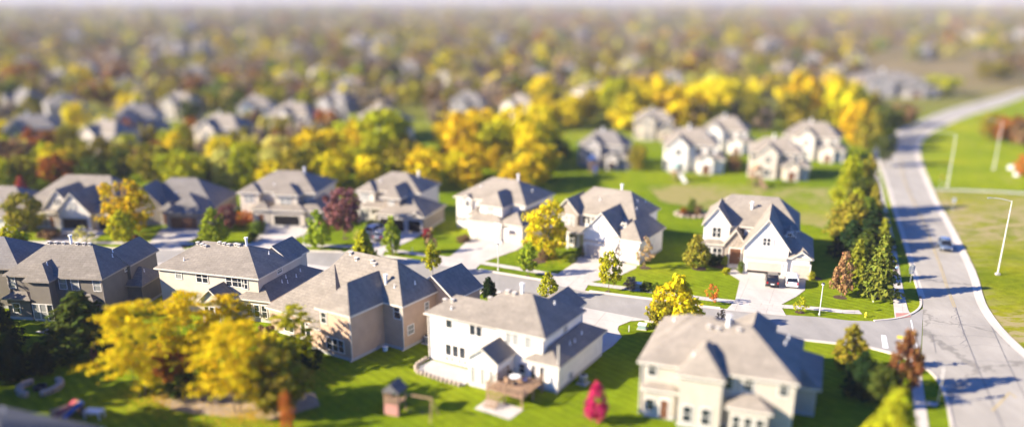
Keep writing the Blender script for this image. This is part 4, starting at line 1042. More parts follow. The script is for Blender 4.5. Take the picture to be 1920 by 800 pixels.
# far woods, one mass per colour
def far_woods(colour, n, seed):
    rs = np.random.RandomState(seed); out = []
    y = 300 * np.exp(rs.uniform(0, 1, n) ** 1.1 * 3.2)
    x = rs.uniform(-.66, .66, n) * y * 1.08
    px = U0 + x / (y * CT + HC * ST) * FPX
    for X, Y, U in zip(x, y, px):
        if U > 1600 and Y < 560: continue
        if Y < 900 and not clear(X, Y, 1.0 if Y > 450 else 3.0): continue
        if Y < 360 and U > 980: continue
        if 1640 < U and Y < 700 and rs.rand() < .3: continue
        far = min(3.0, 1 + Y / 1500); h = rs.uniform(7, 12) * (1 + .12 * far); w = rs.uniform(7, 12) * far ** 1.1; m = 34
        d = rs.normal(size=(m, 3)); d /= np.linalg.norm(d, axis=1, keepdims=True); d[:, 2] = np.abs(d[:, 2])
        C = d * np.array([w/2, w/2, h * .75]) * rs.uniform(.6, 1, (m, 1)) + np.array([X, Y, h * .22])
        out.append(leaf_quads(rs, C, d + rs.normal(size=d.shape) * .3, 2.1 * far, 1.2))
    o = bpy.data.objects.new('far_woods', mesh_quads('far_woods', np.concatenate(out), [L])); COL.objects.link(o); o.color = (*sc3(PAL[colour], .72 if colour in ('yellow', 'pale', 'greytan') else .85), 1)
    tag(o, 'far-off ' + LB[colour] + ' woods that reach to the hazy horizon', 'woods', None, 'stuff')
for i, (c, n) in enumerate([('olive', 1150), ('yellow', 260), ('rust', 160), ('greytan', 1000), ('brown', 640), ('green', 200), ('pale', 240)]): far_woods(c, n, 40 + i)
# made-up far ridge, added to cover the bright strip of sky
b = MB(); n = 90; rows = []
for j, (y, k) in enumerate(((7200, 0), (8000, .45), (9000, .85), (10000, 1), (11500, .7))):
    rows.append([(-9000 + 18000*i/n, y + 250*math.sin(i*.7), k*(120 + 16*math.sin(i*.31) + 9*math.sin(i*.83 + 1))) for i in range(n + 1)])
for r0, r1 in zip(rows, rows[1:]):
    for i in range(n): b.add([r0[i], r0[i+1], r1[i+1], r1[i]], [(0,1,2,3)])
structure('added_ridge', b, mat('sky_cover_ridge', (.21, .165, .13), .95, .3, .004, .02))
# ------------------------------------------------------------------ street furniture
def lamp_post(u, v, top, label):
    p = G(u, v); h = hat(top, p.y); e = empty('street_lamp', p, 0, label, 'street lamp', 'white street lamps along the side street')
    b = MB(); b.lathe([(.14,0),(.13,.25),(.075,.3),(.052,h-.35)], n=10); b.build('post', M['pole'], e)
    b = MB(); b.lathe([(.06,h-.36),(.17,h-.3),(.2,h-.12)], n=12); l = b.build('lamp_head', M['white'], e)
    b = MB(); b.lathe([(.24,h-.12),(.2,h-.03),(.05,h+.06)], n=12); b.build('cap', M['black'], e)
lamp_post(1536, 591, 530, 'white street lamp on the grass strip right of the driveway with two cars')
lamp_post(934, 507, 456, 'white street lamp before the three bay garage, beside the small green street tree')
lamp_post(571, 466, 424, 'white street lamp right of the drive of the black open garage')
lamp_post(161, 448, 423, 'white street lamp beside the pale wispy young tree at the left')
def light_pole(u, v, top, label, arm=3.0):
    p = G(u, v); h = hat(top, p.y); e = empty('street_light_pole', p, 0, label, 'light pole', 'tall light poles along the main road')
    b = MB(); b.box(-.28, .28, -.28, .28, 0, .3); b.build('base', M['walk'], e)
    b = MB(); b.tube((0,0,.3), (0,0,h), .105, .055, 12); b.build('pole', M['pole'], e)
    b = MB(); q = [Vector((-arm*t, 0, h - .15 + .55*math.sin(t*1.6))) for t in (0,.25,.5,.75,1)]
    for a, c in zip(q, q[1:]): b.tube(a, c, .05, .045, 8)
    ar = b.build('arm', M['pole'], e)
    b = MB(); z = q[-1].z; b.loft([[(x, y*w, z + zz*k) for y, zz in ((-.1,-.05),(.1,-.05),(.12,.06),(-.12,.06))] for x, w, k in ((-arm+.1,.6,.6),(-arm-.2,1.2,1),(-arm-.55,1.2,1),(-arm-.75,.5,.6))]); b.build('lamp_head', M['metal'], ar)
light_pole(1870, 515, 376, 'tall white light pole standing in the patchy dry field')
light_pole(1776, 350, 252, 'blurred tall light pole beside the footpath and the yellow sign')
light_pole(1863, 318, 228, 'blurred tall light pole in the middle of the green park')
def sign(name, u, v, h, label, build, yaw=0, cat='sign', lean=0):
    p = G(u, v); e = empty(name, p, R(yaw), label, cat); b = MB(); b.tube((0,0,0), (0,0,h), .035, n=8); b.build('post', M['metal'], e); build(e, h); return e
def school(e, h):
    b = MB(); w = .5; b.prism([(-w,0,h-.95),(w,0,h-.95),(w,0,h-.35),(0,0,h+.15),(-w,0,h-.35)], (0,.012,0)); b.build('sign_panel', M['metal'], e, loc=(0,.04,0))
    b = MB(); b.box(-.36, .36, 0, .012, h-1.42, h-1.02); b.build('arrow_plaque', M['metal'], e, loc=(0,.04,0))
    b = MB(); b.box(-.45,.45,-.01,.02,h-.35,h-.3); b.box(-.45,.45,-.01,.02,h-.8,h-.75); b.build('bracket', M['metal'], e, loc=(0,.02,0))
sign('school_crossing_sign', 1706.5, 529, 2.75, 'grey back of a house shaped crossing sign beside the kerb and the walking person', school, 8)
def nameplate(e, h):
    b = MB(); b.box(-.62, .62, -.015, .015, h-.3, h); b.build('sign_panel', M['yellow'], e)
    b = MB(); b.box(-.015, .015, -.45, .45, h-.62, h-.38); b.build('street_blade', M['white'], e)
    b = MB(); b.box(-.3, .3, -.015, .015, h-.92, h-.66); b.build('lower_panel', M['white'], e)
sign('street_sign', 1683, 694, 4.2, 'yellow rectangular sign with white plates rising above the reddish brown tree', nameplate, -14)
def stopback(e, h):
    b = MB(); r = .38; b.prism([(r*math.cos(R(22.5+45*i)), 0, h-.42+r*math.sin(R(22.5+45*i))) for i in range(8)], (0,.012,0)); b.build('sign_panel', M['white'], e, loc=(0,.04,0))
    b = MB(); b.box(-.3, .3, 0, .012, h+.0, h+.5); b.build('upper_panel', M['white'], e, loc=(0,.04,0)); b = MB(); b.box(-.12,.12,-.01,.01,h-1.25,h-1.0); b.build('marker', M['yellow'], e, loc=(0,-.04,0))
sign('road_sign', 1758, 757, 3.6, 'white sign on a post in the shaded verge at the bottom right', stopback, 66)
def warn(e, h):
    b = MB(); w = .6; b.prism([(0,-.01,h-1.2),(w,-.01,h-.6),(0,-.01,h),(-w,-.01,h-.6)], (0,.012,0)); b.build('sign_panel', M['yellow'], e, loc=(0,-.04,0))
sign('warning_sign', 1763, 352, 3.0, 'yellow diamond warning sign across the road near the footpath', warn, 10)
def limit(e, h):
    b = MB(); b.box(-.36, .36, -.012, 0, h-.9, h); b.build('sign_panel', M['white'], e, loc=(0,-.04,0))
sign('speed_sign', 1785, 398, 2.9, 'small white rectangular sign on the grass right of the main road', limit, 6)
def marker(e, h):
    b = MB(); b.box(-.05,.05,-.05,.05,.1,h); b.build('marker', M['white'], e)
sign('marker_post', 1637, 567, 1.0, 'short white marker post under the tall ragged conifer', marker)
sign('marker_post', 1184, 539, .9, 'short white marker post left of the utility box', marker)
sign('marker_post', 1179, 622, .9, 'short white marker post on the shaded lawn near the curved driveway', marker)
sign('marker_post', 773, 471, .7, 'small white post on the lawn beside the sidewalk', marker)
def utility(u, v, w, h, label, m='utility'):
    e = empty('utility_box', G(u, v), R(-20), label, 'utility box'); b = MB(); b.box(-w/2, w/2, -.35, .35, .08, h); b.build('cabinet', M[m], e)
    b = MB(); b.prism([(-w/2-.04,-.4,h),(w/2+.04,-.4,h),(w/2+.04,.4,h+.08),(-w/2-.04,.4,h+.08)], (0,0,.05)); b.build('lid', M['white'], e); b = MB(); b.box(-w/2-.12, w/2+.12, -.5, .5, 0, .08); b.build('slab', M['concrete'], e)
utility(1196, 541, 1.0, .85, 'pale green utility box with white lid on the lawn strip'); utility(1204, 616, 1.0, .6, 'low pale blue utility box on the shaded lawn near the yellow street tree')
utility(1905, 330, 1.1, .9, 'small white box on the park lawn at the right edge, the nearer of two', 'white'); utility(1894, 318, 1.1, .9, 'small white box on the park lawn near the light pole, the farther of two', 'white')
p = G(1546, 606); e = empty('fire_hydrant', G(1623, 594), 0, 'pale fire hydrant on the grass strip near the corner', 'hydrant')
b = MB(); b.lathe([(.14,0),(.11,.08),(.11,.5),(.15,.52),(.15,.57),(.1,.66),(.03,.74)], n=12); b.build('barrel', M['yellow'], e)
b = MB(); b.tube((-.2,0,.42), (.2,0,.42), .06); b.tube((0,-.2,.38), (0,0,.38), .08); b.build('nozzle', M['yellow'], e)

def ac(H, x, y, label):
    p = H.o + H.ex*x + H.ey*y; e = empty('air_conditioner', p, H.yaw, label, 'air conditioner'); b = MB()
    b.lathe([(.46,.08),(.46,.95),(.42,1.0)], n=20); b.build('casing', M['metal'], e)
    for i in range(9): pass
    b = MB(); b.lathe([(.32,1.0),(.32,1.03),(.1,1.05)], n=20); b.build('fan_grille', M['black'], e)
    b = MB(); b.box(-.6,.6,-.6,.6,0,.08); b.build('pad', M['concrete'], e)
    b = MB()
    for i in range(7): b.lathe([(.468,.15+.11*i),(.468,.2+.11*i)], n=20)
    b.build('louver', M['black'], e)
ac(HB3, 3.4, 9.6, 'round grey air conditioner against the tan house wall'); ac(HB4, 3.0, 3.4, 'grey air conditioner beside the white deck house, right wall'); ac(HB1, .5, 4.4, 'grey air conditioner in the dark corner of the taupe house')
p = HB3.o + HB3.ex*(.6) + HB3.ey*5.0; e = empty('water_barrel', p, 0, 'pale blue tub on the ground in the inner corner of the tan house', 'tub'); b = MB(); b.lathe([(.3,0),(.36,.5),(.38,.55)], n=14); b.build('tub', plain('pale_blue_plastic', (.35,.5,.62), .5), e); b = MB(); b.lathe([(.39,.55),(.3,.6)], n=14); b.build('lid', M['white'], e)

# ------------------------------------------------------------------ deck table, chairs, terrace things
def table_set(H, x, y, z, label, top, chairs, cl):
    p = H.o + H.ex*x + H.ey*y + Vector((0,0,z)); e = empty('patio_table', p, H.yaw, label, 'table'); b = MB(); b.lathe([(.62,.70),(.62,.75)], n=18); b.build('tabletop', M[top], e)
    b = MB(); b.tube((0,0,0), (0,0,.7), .04); b.lathe([(.3,0),(.28,.04)], n=12); b.build('pedestal', M['black'], e)
    for i, (a, m, l) in enumerate(chairs):
        q = p + H.ex*1.0*math.cos(a) + H.ey*1.0*math.sin(a); c = empty('patio_chair', q, H.yaw + a + R(90), l, 'chair', cl)
        b = MB(); b.box(-.25,.25,-.25,.25,.4,.46); b.build('seat', M[m], c); b = MB(); b.box(-.25,.25,-.28,-.22,.46,.98); b.build('backrest', M[m], c)
        for sx in (-.22,.22):
            for sy in (-.22,.22): b = MB(); b.tube((sx,sy,0), (sx,sy,.42), .02, n=6); b.build('leg', M['black'], c)
table_set(HB4, -2.2, -2.6, 1.32, 'white round table on the wooden deck', 'white', [(0.4,'blue','blue chair beside the white deck table'),(2.5,'black','black chair on the deck against the white house wall'),(4.4,'wood','brown chair at the front of the deck table')], 'chairs on the deck')
table_set(HB3, -7.0, -2.2, 0, 'pale table in the dark yard behind the tan house', 'white', [(1.0,'black','black chair in the dark yard behind the tan house'),(3.4,'black','black chair in the dark yard behind the tan house')], 'dark chairs behind the tan house')

def playset(u, v, yaw, label, roofm, slide, s=1.0, swing=True):
    e = empty('wooden_playset', G(u, v), R(yaw), label, 'playset'); e.scale = (s, s, s); b = MB()
    for x in (-.8,.8):
        for y in (-.8,.8): b.box(x-.06,x+.06,y-.06,y+.06,0,2.9)
    b.build('tower_frame', M['wood'], e)
    b = MB(); b.box(-.85,.85,-.85,.85,1.35,1.45); b.build('platform', M['wood'], e)
    b = MB()
    for i in range(9): x = -.72 + i*.18; b.box(x-.05,x+.05,-.9,-.86,1.4,2.05); b.box(-.9,-.86,x-.05,x+.05,1.4,2.05)
    b.box(-.85,.85,-.9,-.8,2.05,2.12); b.box(-.9,-.8,-.85,.85,2.05,2.12)
    b.box(-.86,.86,-.87,-.83,.1,.75); b.build('railing', M['wood'], e)
    b = MB(); b.prism([(-1.05,-1.05,2.75),(1.05,-1.05,2.75),(0,-1.05,3.75)], (0,2.1,0)); b.build('roof', M[roofm], e)
    b = MB()
    for k in range(8 if slide else 0):
        t0, t1 = k/8, (k+1)/8; z0 = 1.4*(1-t0)**1.2+.12; z1 = 1.4*(1-t1)**1.2+.12; y0 = -.9-2.4*t0; y1 = -.9-2.4*t1
        b.prism([(-.28+.2,y0,z0),(.28+.2,y0,z0),(.28+.2,y1,z1),(-.28+.2,y1,z1)], (0,0,.05)); b.prism([(-.32+.2,y0,z0),(-.27+.2,y0,z0),(-.27+.2,y1,z1),(-.32+.2,y1,z1)], (0,0,.2)); b.prism([(.27+.2,y0,z0),(.32+.2,y0,z0),(.32+.2,y1,z1),(.27+.2,y1,z1)], (0,0,.2))
    if slide: b.build('slide', M[slide], e)
    else:
        b = MB(); b.box(-.8,.8,-.96,-.91,.1,1.35); b.box(-.96,-.91,-.8,.8,.1,.8); b.build('climbing_wall', M['rpad'], e)
    if swing:
        b = MB(); b.tube((.8,0,2.35), (4.4,0,2.35), .09); b.tube((4.3,0,2.35), (4.6,-1.1,0), .07); b.tube((4.3,0,2.35), (4.6,1.1,0), .07); b.build('swing_beam', M['wood'], e)
        for x in (1.8,3.2):
            b = MB(); b.tube((x-.2,0,2.35), (x-.2,0,.5), .012, n=5); b.tube((x+.2,0,2.35), (x+.2,0,.5), .012, n=5); b.box(x-.25,x+.25,-.1,.1,.47,.5); b.build('swing', M['black'], e)
    return e
playset(742, 772, -20, 'wooden playset with grey peaked roof and swing beam on the shaded back lawn', 'bluegrey', None, .95)
playset(1416, 348, 10, 'wooden play tower behind the beige house across the meadow', 'wood', 'wood', 1.3, False)
playset(1268, 338, 20, 'play tower with green roof behind the white house across the meadow', 'utility', 'white', 1.1, True)
playset(1112, 322, 0, 'blue roofed play tower behind the grey house across the meadow', 'blue', 'blue', 1.1, False)
e = empty('toy_slide', G(125, 784), R(-40), 'toy slide in red, orange and blue on the lawn at the bottom left', 'toy slide')
b = MB(); b.prism([(-.5,-1.6,.1),(.25,-1.6,.1),(.25,1.2,1.5),(-.5,1.2,1.5)], (0,0,.08)); b.build('slide', M['red'], e)
b = MB(); b.prism([(.27,-1.6,.12),(.55,-1.6,.12),(.55,1.2,1.52),(.27,1.2,1.52)], (0,0,.14)); b.build('slide_edge', M['orange'], e)
b = MB(); b.prism([(.6,-.6,.6),(1.3,-.6,.6),(1.3,1.4,1.6),(.6,1.4,1.6)], (0,0,.1)); b.build('blue_panel', M['blue'], e)
b = MB(); b.box(-1.3,-.55,-1.0,1.0,0,.9); b.box(-.5,1.3,1.25,1.4,0,1.5); b.build('playhouse_base', M['wood'], e)
e = empty('sandbox_table', G(178, 782), R(-10), 'white topped play table right of the toy slide at the bottom left', 'play table')
b = MB(); b.box(-.9,.9,-.5,.5,.7,.82); b.build('tabletop', M['white'], e)
for x in (-.8,.8):
    for y in (-.4,.4): b = MB(); b.box(x-.05,x+.05,y-.05,y+.05,0,.7); b.build('leg', M['white'], e)
c = G(76, 728)
for (a0, a1, l) in ((140, 260, 'left half of the curved tan stone seat around the fire pit'), (-60, 60, 'right half of the curved tan stone seat around the fire pit')):
    b = MB(); n = 9
    for i in range(n):
        a = R(a0 + (a1-a0)*(i+.5)/n); b.lathe([(.34,0),(.4,.3),(.36,.55),(.15,.62)], (c.x+2.0*math.cos(a), c.y+2.0*math.sin(a), 0), 8)
    tag(b.build('stone_seat', M['rock']), l, 'stone seat', 'curved stone seats on the left back lawn')
b = MB(); b.lathe([(.7,0),(.72,.35),(.5,.36),(.48,.1)], (c.x, c.y, 0), 14); tag(b.build('fire_pit', M['black']), 'dark round fire pit between the two curved stone seats', 'fire pit')
for i in range(16):
    a = 2*math.pi*i/16; q = G(1297, 402); r = .3+.25*rnd.random(); b = MB(); b.lathe([(r,0),(r*1.05,r*.5),(r*.6,r*.9),(r*.2,r)], (q.x+3.2*math.cos(a), q.y+2.4*math.sin(a), 0), 7)
    tag(b.build('rock', M['rock']), 'tan rock in the ring edging the bed behind the two white houses', 'rock', 'rocks edging the bed behind the houses')

# front yard bits of the tall gabled house and its neighbour
b = MB(); q = H7.o + H7.ex*(-6.6) + H7.ey*(-4.9); e = empty('dried_palm', q, 0, 'small brown forked dead tree trunk by the garage of the tall gabled house', 'dead tree')
b.tube((0,0,0), (0,0,1.5), .1, .08); b.tube((0,0,1.4), (-.3,0,1.95), .07, .03); b.tube((0,0,1.4), (.35,0,1.95), .07, .03); b.tube((0,0,1.4), (.02,0,2.05), .07, .03); b.build('trunk', M['bark'], e)
q = H7.o + H7.ex*(-.85) + H7.ey*(-4.22) + Vector((0,0,1.85)); e = empty('wreath', q, H7.yaw, 'brown pointed wreath on the pillar beside the double garage door', 'wreath')
b = MB(); n = 16; ring = [Vector((.34*math.cos(2*math.pi*i/n), 0, .58*math.sin(2*math.pi*i/n))) for i in range(n)]
for i in range(n): b.tube(ring[i], ring[(i+1) % n], .1, n=6)
b.build('twigs', M['bark'], e)
q = H7.o + H7.ex*(-.55) + H7.ey*(-4.75); e = empty('flower_pot', q, 0, 'terracotta pot at the foot of the garage pillar', 'pot'); b = MB(); b.lathe([(.22,0),(.32,.45),(.34,.5),(.28,.5)], n=12); b.build('pot', M['rpad'], e)
b = MB(); b.lathe([(.28,.48),(.34,.62),(.2,.78),(.04,.82)], n=10); b.build('plant', M['mulch'], e)
q = H6.o + H6.ex*(-2.3) + H6.ey*(-5.2); e = empty('basketball_hoop', q, H6.yaw, 'portable basketball hoop before the three bay garage', 'basketball hoop')
b = MB(); b.box(-.45,.45,-.2,.6,0,.22); b.build('base', M['white'], e); b = MB(); b.tube((0,0,.2), (0,.0,2.9), .06); b.tube((0,0,2.9), (0,-.5,3.2), .05); b.build('pole', M['rpad'], e)
b = MB(); b.box(-.65,.65,-.58,-.52,2.85,3.65); b.build('backboard', M['white'], e); b = MB(); rg = [Vector((.23*math.cos(2*math.pi*i/14), -.85+.23*math.sin(2*math.pi*i/14), 3.0)) for i in range(14)]
for i in range(14): b.tube(rg[i], rg[(i+1) % 14], .02, n=5)
b.build('rim', M['orange'], e)

# ------------------------------------------------------------------ cars
PAINT = dict(white=plain('white_car_paint', (.72,.72,.72), .25, 0, .6), black=plain('dark_brown_car_paint', (.028,.022,.02), .22, .2, .8), silver=plain('silver_car_paint', (.30,.31,.34), .28, .6, .6), blue=plain('blue_grey_car_paint', (.11,.15,.22), .22, .3, .8))
M['cglass'] = plain('car_glass', (.01,.012,.015), .04, 0, 0, .8)
M['lampred'] = plain('tail_lamp_red', (.35,.01,.01), .2); M['lampwhite'] = plain('head_lamp', (.7,.7,.7), .1, .2)
def car(u, v, yaw, paint, label, suv=True, group=None, z=0.05, loc=None):
    """+x is the nose"""
    p = G(u, v, z) if loc is None else loc; e = empty('parked_car' if 'driving' not in label else 'driving_car', p, R(yaw), label, 'car', group); P = PAINT[paint]
    Lh, roof, belt = (2.32, 1.72, 1.02) if suv else (2.35, 1.45, .92)
    st = [(-Lh,.42,belt-.12,.80),(-Lh+.12,.34,belt-.02,.90),(-1.55,.30,belt,.94),(0,.28,belt,.95),(1.15,.30,belt-.02,.94),(1.75,.30,belt-.14,.93),(Lh-.14,.32,belt-.24,.87),(Lh,.42,belt-.34,.74)]
    b = MB(); b.loft([[(x,-w*.93,zb),(x,-w,zb+.2),(x,-w,zt-.16),(x,-w*.9,zt),(x,w*.9,zt),(x,w,zt-.16),(x,w,zb+.2),(x,w*.93,zb)] for x, zb, zt, w in st])
    b.build('body', P, e, True)
    cab = [(-Lh+.10,belt-.04,belt-.02,.80),(-Lh+.42,belt-.04,roof-.14,.72),(-1.2,belt-.04,roof,.70),(.1,belt-.04,roof-.01,.70),(.62,belt-.04,roof-.10,.70),(1.32,belt-.06,belt+.0,.78)]
    b = MB(); b.loft([[(x,-w-.12,z0),(x,-w,z1),(x,w,z1),(x,w+.12,z0)] for x, z0, z1, w in cab]); g = b.build('cabin_glass', M['cglass'], e)
    b = MB(); r = [(-Lh+.34,roof-.15,.70),(-1.2,roof+.015,.70),(.1,roof+.005,.70),(.6,roof-.09,.69)]
    b.loft([[(x,-w-.02,z-.05),(x,-w+.06,z+.02),(x,w-.06,z+.02),(x,w+.02,z-.05)] for x, z, w in r])
    for s in (-1, 1):
        b.tube((.6,s*.70,roof-.12), (1.3,s*.86,belt), .045, n=6); b.tube((-.35,s*.72,roof-.03), (-.35,s*.85,belt), .05, n=6); b.tube((-Lh+.4,s*.72,roof-.16), (-Lh+.18,s*.84,belt-.02), .07, n=6); b.tube((-1.35,s*.72,roof-.04), (-1.5,s*.86,belt), .05, n=6)
    b.build('roof_panel', P, e, True)
    for x in (-1.42, 1.42):
        for s in (-1, 1):
            b = MB(); y0, y1 = s*.74, s*.96; b.tube((x,y0,.35), (x,y1,.35), .35, n=18); w = b.build('wheel', M['rubber'], e)
            b = MB(); b.tube((x,y1-s*.01,.35), (x,y1+s*.015,.35), .22, n=14); b.build('rim', M['metal'], w)
    for s in (-1, 1):
        b = MB(); b.box(Lh-.16, Lh-.0, s*.62-.2, s*.62+.2, belt-.50, belt-.33); b.build('headlight', M['lampwhite'], e)
        b = MB(); b.box(-Lh-.02, -Lh+.14, s*.74-.11, s*.74+.11, belt-.34, belt-.06); b.build('tail_light', M['lampred'], e)
        b = MB(); b.box(.92, 1.1, s*1.03-.09, s*1.03+.09, belt+.02, belt+.18); b.build('wing_mirror', P, e)
    b = MB(); b.box(-Lh-.03, -Lh+.06, -.26, .26, belt-.46, belt-.32); b.build('number_plate', M['white'], e)
    b = MB(); b.box(-Lh-.05, -Lh+.1, -.82, .82, .36, .52); b.box(Lh-.1, Lh+.03, -.7, .7, .36, .5); b.build('bumper', M['black'] if paint != 'white' else P, e)
    b = MB(); b.box(Lh-.04, Lh+.015, -.45, .45, belt-.52, belt-.4); b.build('grille', M['black'], e)
    return e
q = H8.o + H8.ex*(-1.5) + H8.ey*(-9.6); car(1447, 531, 75, 'black', 'dark brown car parked on the driveway left of the white car')
car(1484, 532, 74, 'white', 'white car parked nose in before the single garage door, right of the dark car')
car(1771, 466, -109, 'blue', 'blue grey car driving towards us on the main road')
car(717, 446, 76, 'silver', 'silver car with dark rear window parked on the drive behind the slim green tree')
car(706, 437, 60, 'white', 'white car by the open garages, left of the silver car')
q = H4.o + H4.ex*(-6.2) + H4.ey*(-1.0); 
# ------------------------------------------------------------------ person walking a dog
def skin_mesh(name, joints, edges, radii, m, parent, sub=1):
    me = bpy.data.meshes.new(name); me.from_pydata(joints, edges, []); me.materials.append(m)
    o = bpy.data.objects.new(name, me); COL.objects.link(o); o.parent = parent
    sk = o.modifiers.new('skin', 'SKIN'); sk.use_smooth_shade = True
    for i, r in enumerate(radii): d = me.skin_vertices[0].data[i]; d.radius = (r, r) if isinstance(r, (int, float)) else r; d.use_root = i == 0
    s = o.modifiers.new('sub', 'SUBSURF'); s.levels = sub; s.render_levels = sub
    return o
skin = plain('skin', (.42,.25,.18), .6); shirt = plain('light_blue_shirt', (.35,.55,.80), .8); trousers = plain('dark_trousers', (.10,.05,.055), .85); hair = plain('dark_hair', (.015,.01,.008), .6); shoe = plain('dark_shoes', (.03,.03,.035), .7)
e = empty('person', G(1679, 516, .06), R(185), 'person in light blue shirt walking on the sidewalk with a small white dog', 'person')
J = [(0,0,.95),(0,0,1.18),(0,.01,1.38),(0,.02,1.48),(0,.0,1.56),(0,-.01,1.66),(0,-.01,1.74),
     (.18,0,1.41),(.24,.10,1.16),(.26,-.02,.94),(.27,-.06,.86),(-.18,0,1.41),(-.26,-.08,1.16),(-.30,-.22,.98),(-.31,-.28,.92),
     (.09,0,.90),(.10,-.12,.50),(.10,-.05,.09),(.10,-.20,.04),(-.09,0,.90),(-.10,.08,.50),(-.10,.24,.12),(-.10,.14,.04)]
Ed = [(0,1),(1,2),(2,3),(3,4),(4,5),(5,6),(2,7),(7,8),(8,9),(9,10),(2,11),(11,12),(12,13),(13,14),(0,15),(15,16),(16,17),(17,18),(0,19),(19,20),(20,21),(21,22)]
Rd = [.13,.12,.14,.06,.075,.10,.07,.065,.045,.035,.04,.065,.045,.035,.04,.09,.06,.04,.035,.09,.06,.04,.035]
body = skin_mesh('body', J, Ed, Rd, skin, e)
skin_mesh('shirt', J[:3] + J[7:9] + J[11:13], [(0,1),(1,2),(2,3),(3,4),(2,5),(5,6)], [.155,.15,.165,.09,.07,.09,.07], shirt, e)
skin_mesh('trousers', [(0,0,.96)] + [J[i] for i in (15,16,17,19,20,21)], [(0,1),(1,2),(2,3),(0,4),(4,5),(5,6)], [.145,.115,.08,.06,.115,.08,.06], trousers, e)
skin_mesh('hair', [(0,.03,1.64),(0,.02,1.73),(0,-.02,1.77)], [(0,1),(1,2)], [.10,.11,.09], hair, e)
b = MB()
for x, y in ((.10,-.14),(-.10,.19)): b.loft([[(x+dx*w, y+dy, z) for dx, z in ((-.05,.0),(.05,.0),(.045,h),(-.045,h))] for dy, w, h in ((.12,.8,.1),(0,1,.09),(-.13,.9,.05))])
b.build('shoes', shoe, e)
for s in (-1, 1):                                   # fingers on each hand
    hx, hy, hz = (.27,-.06,.86) if s > 0 else (-.31,-.28,.92)
    b = MB()
    for i in range(4): x = hx - .03 + .02*i; b.tube((x,hy,hz), (x,hy-.02,hz-.05), .009, .008, 6); b.tube((x,hy-.02,hz-.05), (x,hy-.05,hz-.075-.004*(i in (1,2))), .008, .006, 6)
    b.tube((hx-.035*s,hy,hz+.02), (hx-.05*s,hy-.05,hz-.02), .01, .008, 6); b.build('fingers', skin, body)
b = MB(); b.tube((0,-.10,1.655), (0,-.125,1.64), .014, .018, 6)
for s in (-1, 1): b.lathe([(.012,-.012),(.016,0),(.012,.012)], (s*.036,-.10,1.672), 8); b.tube((s*.10,0,1.665), (s*.112,.01,1.665), .024, .02, 8)
b.build('face_features', skin, body)
fur = plain('white_fur', (.62,.57,.52), .9)
e = empty('dog', G(1672.5, 517, .06), R(180), 'small white dog walking beside the person in light blue', 'dog')
DJ = [(0,.0,.36),(0,-.22,.37),(0,-.30,.46),(0,-.36,.56),(0,-.48,.53),(0,.2,.36),(0,.32,.48),(0,.38,.56),
      (.07,-.2,.26),(.07,-.22,.13),(.07,-.25,.02),(-.07,-.2,.26),(-.07,-.18,.13),(-.07,-.20,.02),(.07,.2,.27),(.08,.16,.18),(.07,.25,.12),(.07,.23,.02),(-.07,.2,.27),(-.08,.14,.18),(-.07,.23,.12),(-.07,.21,.02)]
DE = [(0,1),(1,2),(2,3),(3,4),(0,5),(5,6),(6,7),(1,8),(8,9),(9,10),(1,11),(11,12),(12,13),(5,14),(14,15),(15,16),(16,17),(5,18),(18,19),(19,20),(20,21)]
DR = [.12,.13,.09,.085,.04,.11,.03,.02,.05,.035,.03,.05,.035,.03,.065,.045,.03,.03,.065,.045,.03,.03]
d = skin_mesh('body', DJ, DE, DR, fur, e)
b = MB(); b.prism([(.04,-.33,.62),(.09,-.33,.58),(.08,-.34,.70)], (0,.02,0)); b.prism([(-.04,-.33,.62),(-.09,-.33,.58),(-.08,-.34,.70)], (0,.02,0)); b.build('ears', fur, e); b = MB(); b.lathe([(.005,-.015),(.02,0),(.005,.015)], (0,-.515,.54), 8); b.build('nose', M['black'], e)

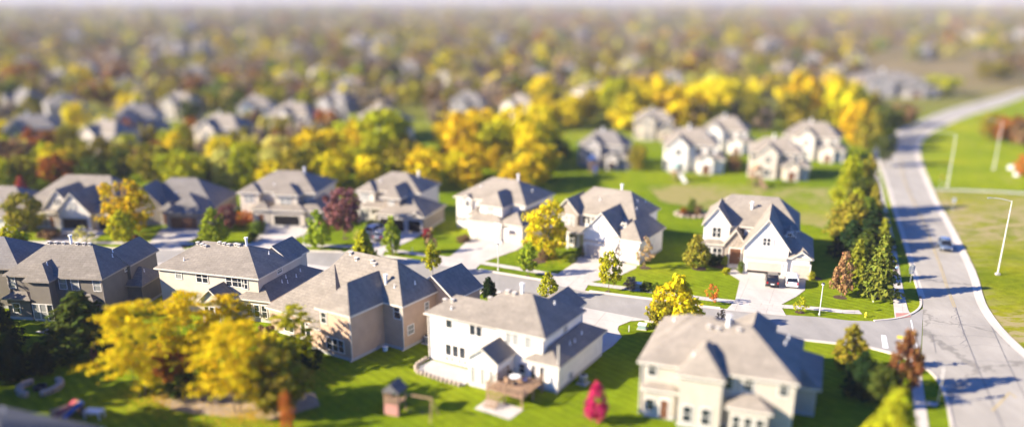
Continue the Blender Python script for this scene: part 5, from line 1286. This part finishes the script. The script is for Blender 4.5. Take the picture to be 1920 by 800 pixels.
# ------------------------------------------------------------------ light, air, render settings
SUN_EL, SUN_AZ = 26.0, 13.0            # the shadows run 13 degrees from +x towards +y
w = bpy.data.worlds.new('World'); sc.world = w; w.use_nodes = True; nt = w.node_tree; bg = nt.nodes['Background']
sky = nt.nodes.new('ShaderNodeTexSky'); sky.sky_type = 'NISHITA'; sky.sun_disc = False; sky.sun_elevation = R(SUN_EL)
to_sun = Vector((-math.cos(R(SUN_AZ)), -math.sin(R(SUN_AZ)), 0)); sky.sun_rotation = math.atan2(to_sun.x, to_sun.y)
sky.altitude = 300; sky.air_density = .8; sky.dust_density = .1; sky.ozone_density = 6.0
nt.links.new(mix(nt, sky.outputs[0], (.29, .90, 1.72), 1.0, 'MULTIPLY'), bg.inputs[0]); bg.inputs[1].default_value = .052
sl = bpy.data.lights.new('sun', 'SUN'); so = bpy.data.objects.new('sun', sl); COL.objects.link(so)
sl.energy = 5.0; sl.angle = R(.5); sl.color = (1.0, .885, .71)
dvec = Vector((math.cos(R(SUN_AZ)) * math.cos(R(SUN_EL)), math.sin(R(SUN_AZ)) * math.cos(R(SUN_EL)), -math.sin(R(SUN_EL))))
so.rotation_euler = dvec.to_track_quat('-Z', 'Y').to_euler(); so.location = (-60, 60, 90)
HAZE = .00012
if HAZE:
    b = MB(); b.box(-13000, 13000, -250, 14500, -1, 190); hz = b.build('haze', new_mat('haze_air')[0]); tag(hz, 'pale autumn haze over the suburb', 'haze', None, 'stuff')
    m = hz.data.materials[0]; nt = m.node_tree; nt.nodes.remove(nt.nodes['Principled BSDF']); pv = nt.nodes.new('ShaderNodeVolumePrincipled')
    pv.inputs['Color'].default_value = (.86, .86, .92, 1); pv.inputs['Density'].default_value = HAZE; pv.inputs['Anisotropy'].default_value = 0.0
    nt.links.new(pv.outputs[0], nt.nodes['Material Output'].inputs['Volume'])
sc.view_settings.view_transform = 'Standard'; sc.view_settings.look = 'None'; sc.view_settings.gamma = 1; sc.view_settings.exposure = 1.78
sc.render.engine = 'CYCLES'; c = sc.cycles
c.use_denoising = True; c.denoiser = 'OPENIMAGEDENOISE'; c.denoising_input_passes = 'RGB_ALBEDO_NORMAL'; c.denoising_prefilter = 'ACCURATE'
c.max_bounces = 5; c.diffuse_bounces = 3; c.glossy_bounces = 2; c.transmission_bounces = 2; c.volume_bounces = 0; c.transparent_max_bounces = 8
c.use_adaptive_sampling = True; c.adaptive_threshold = .02; c.sample_clamp_indirect = 6; c.caustics_reflective = False; c.caustics_refractive = False
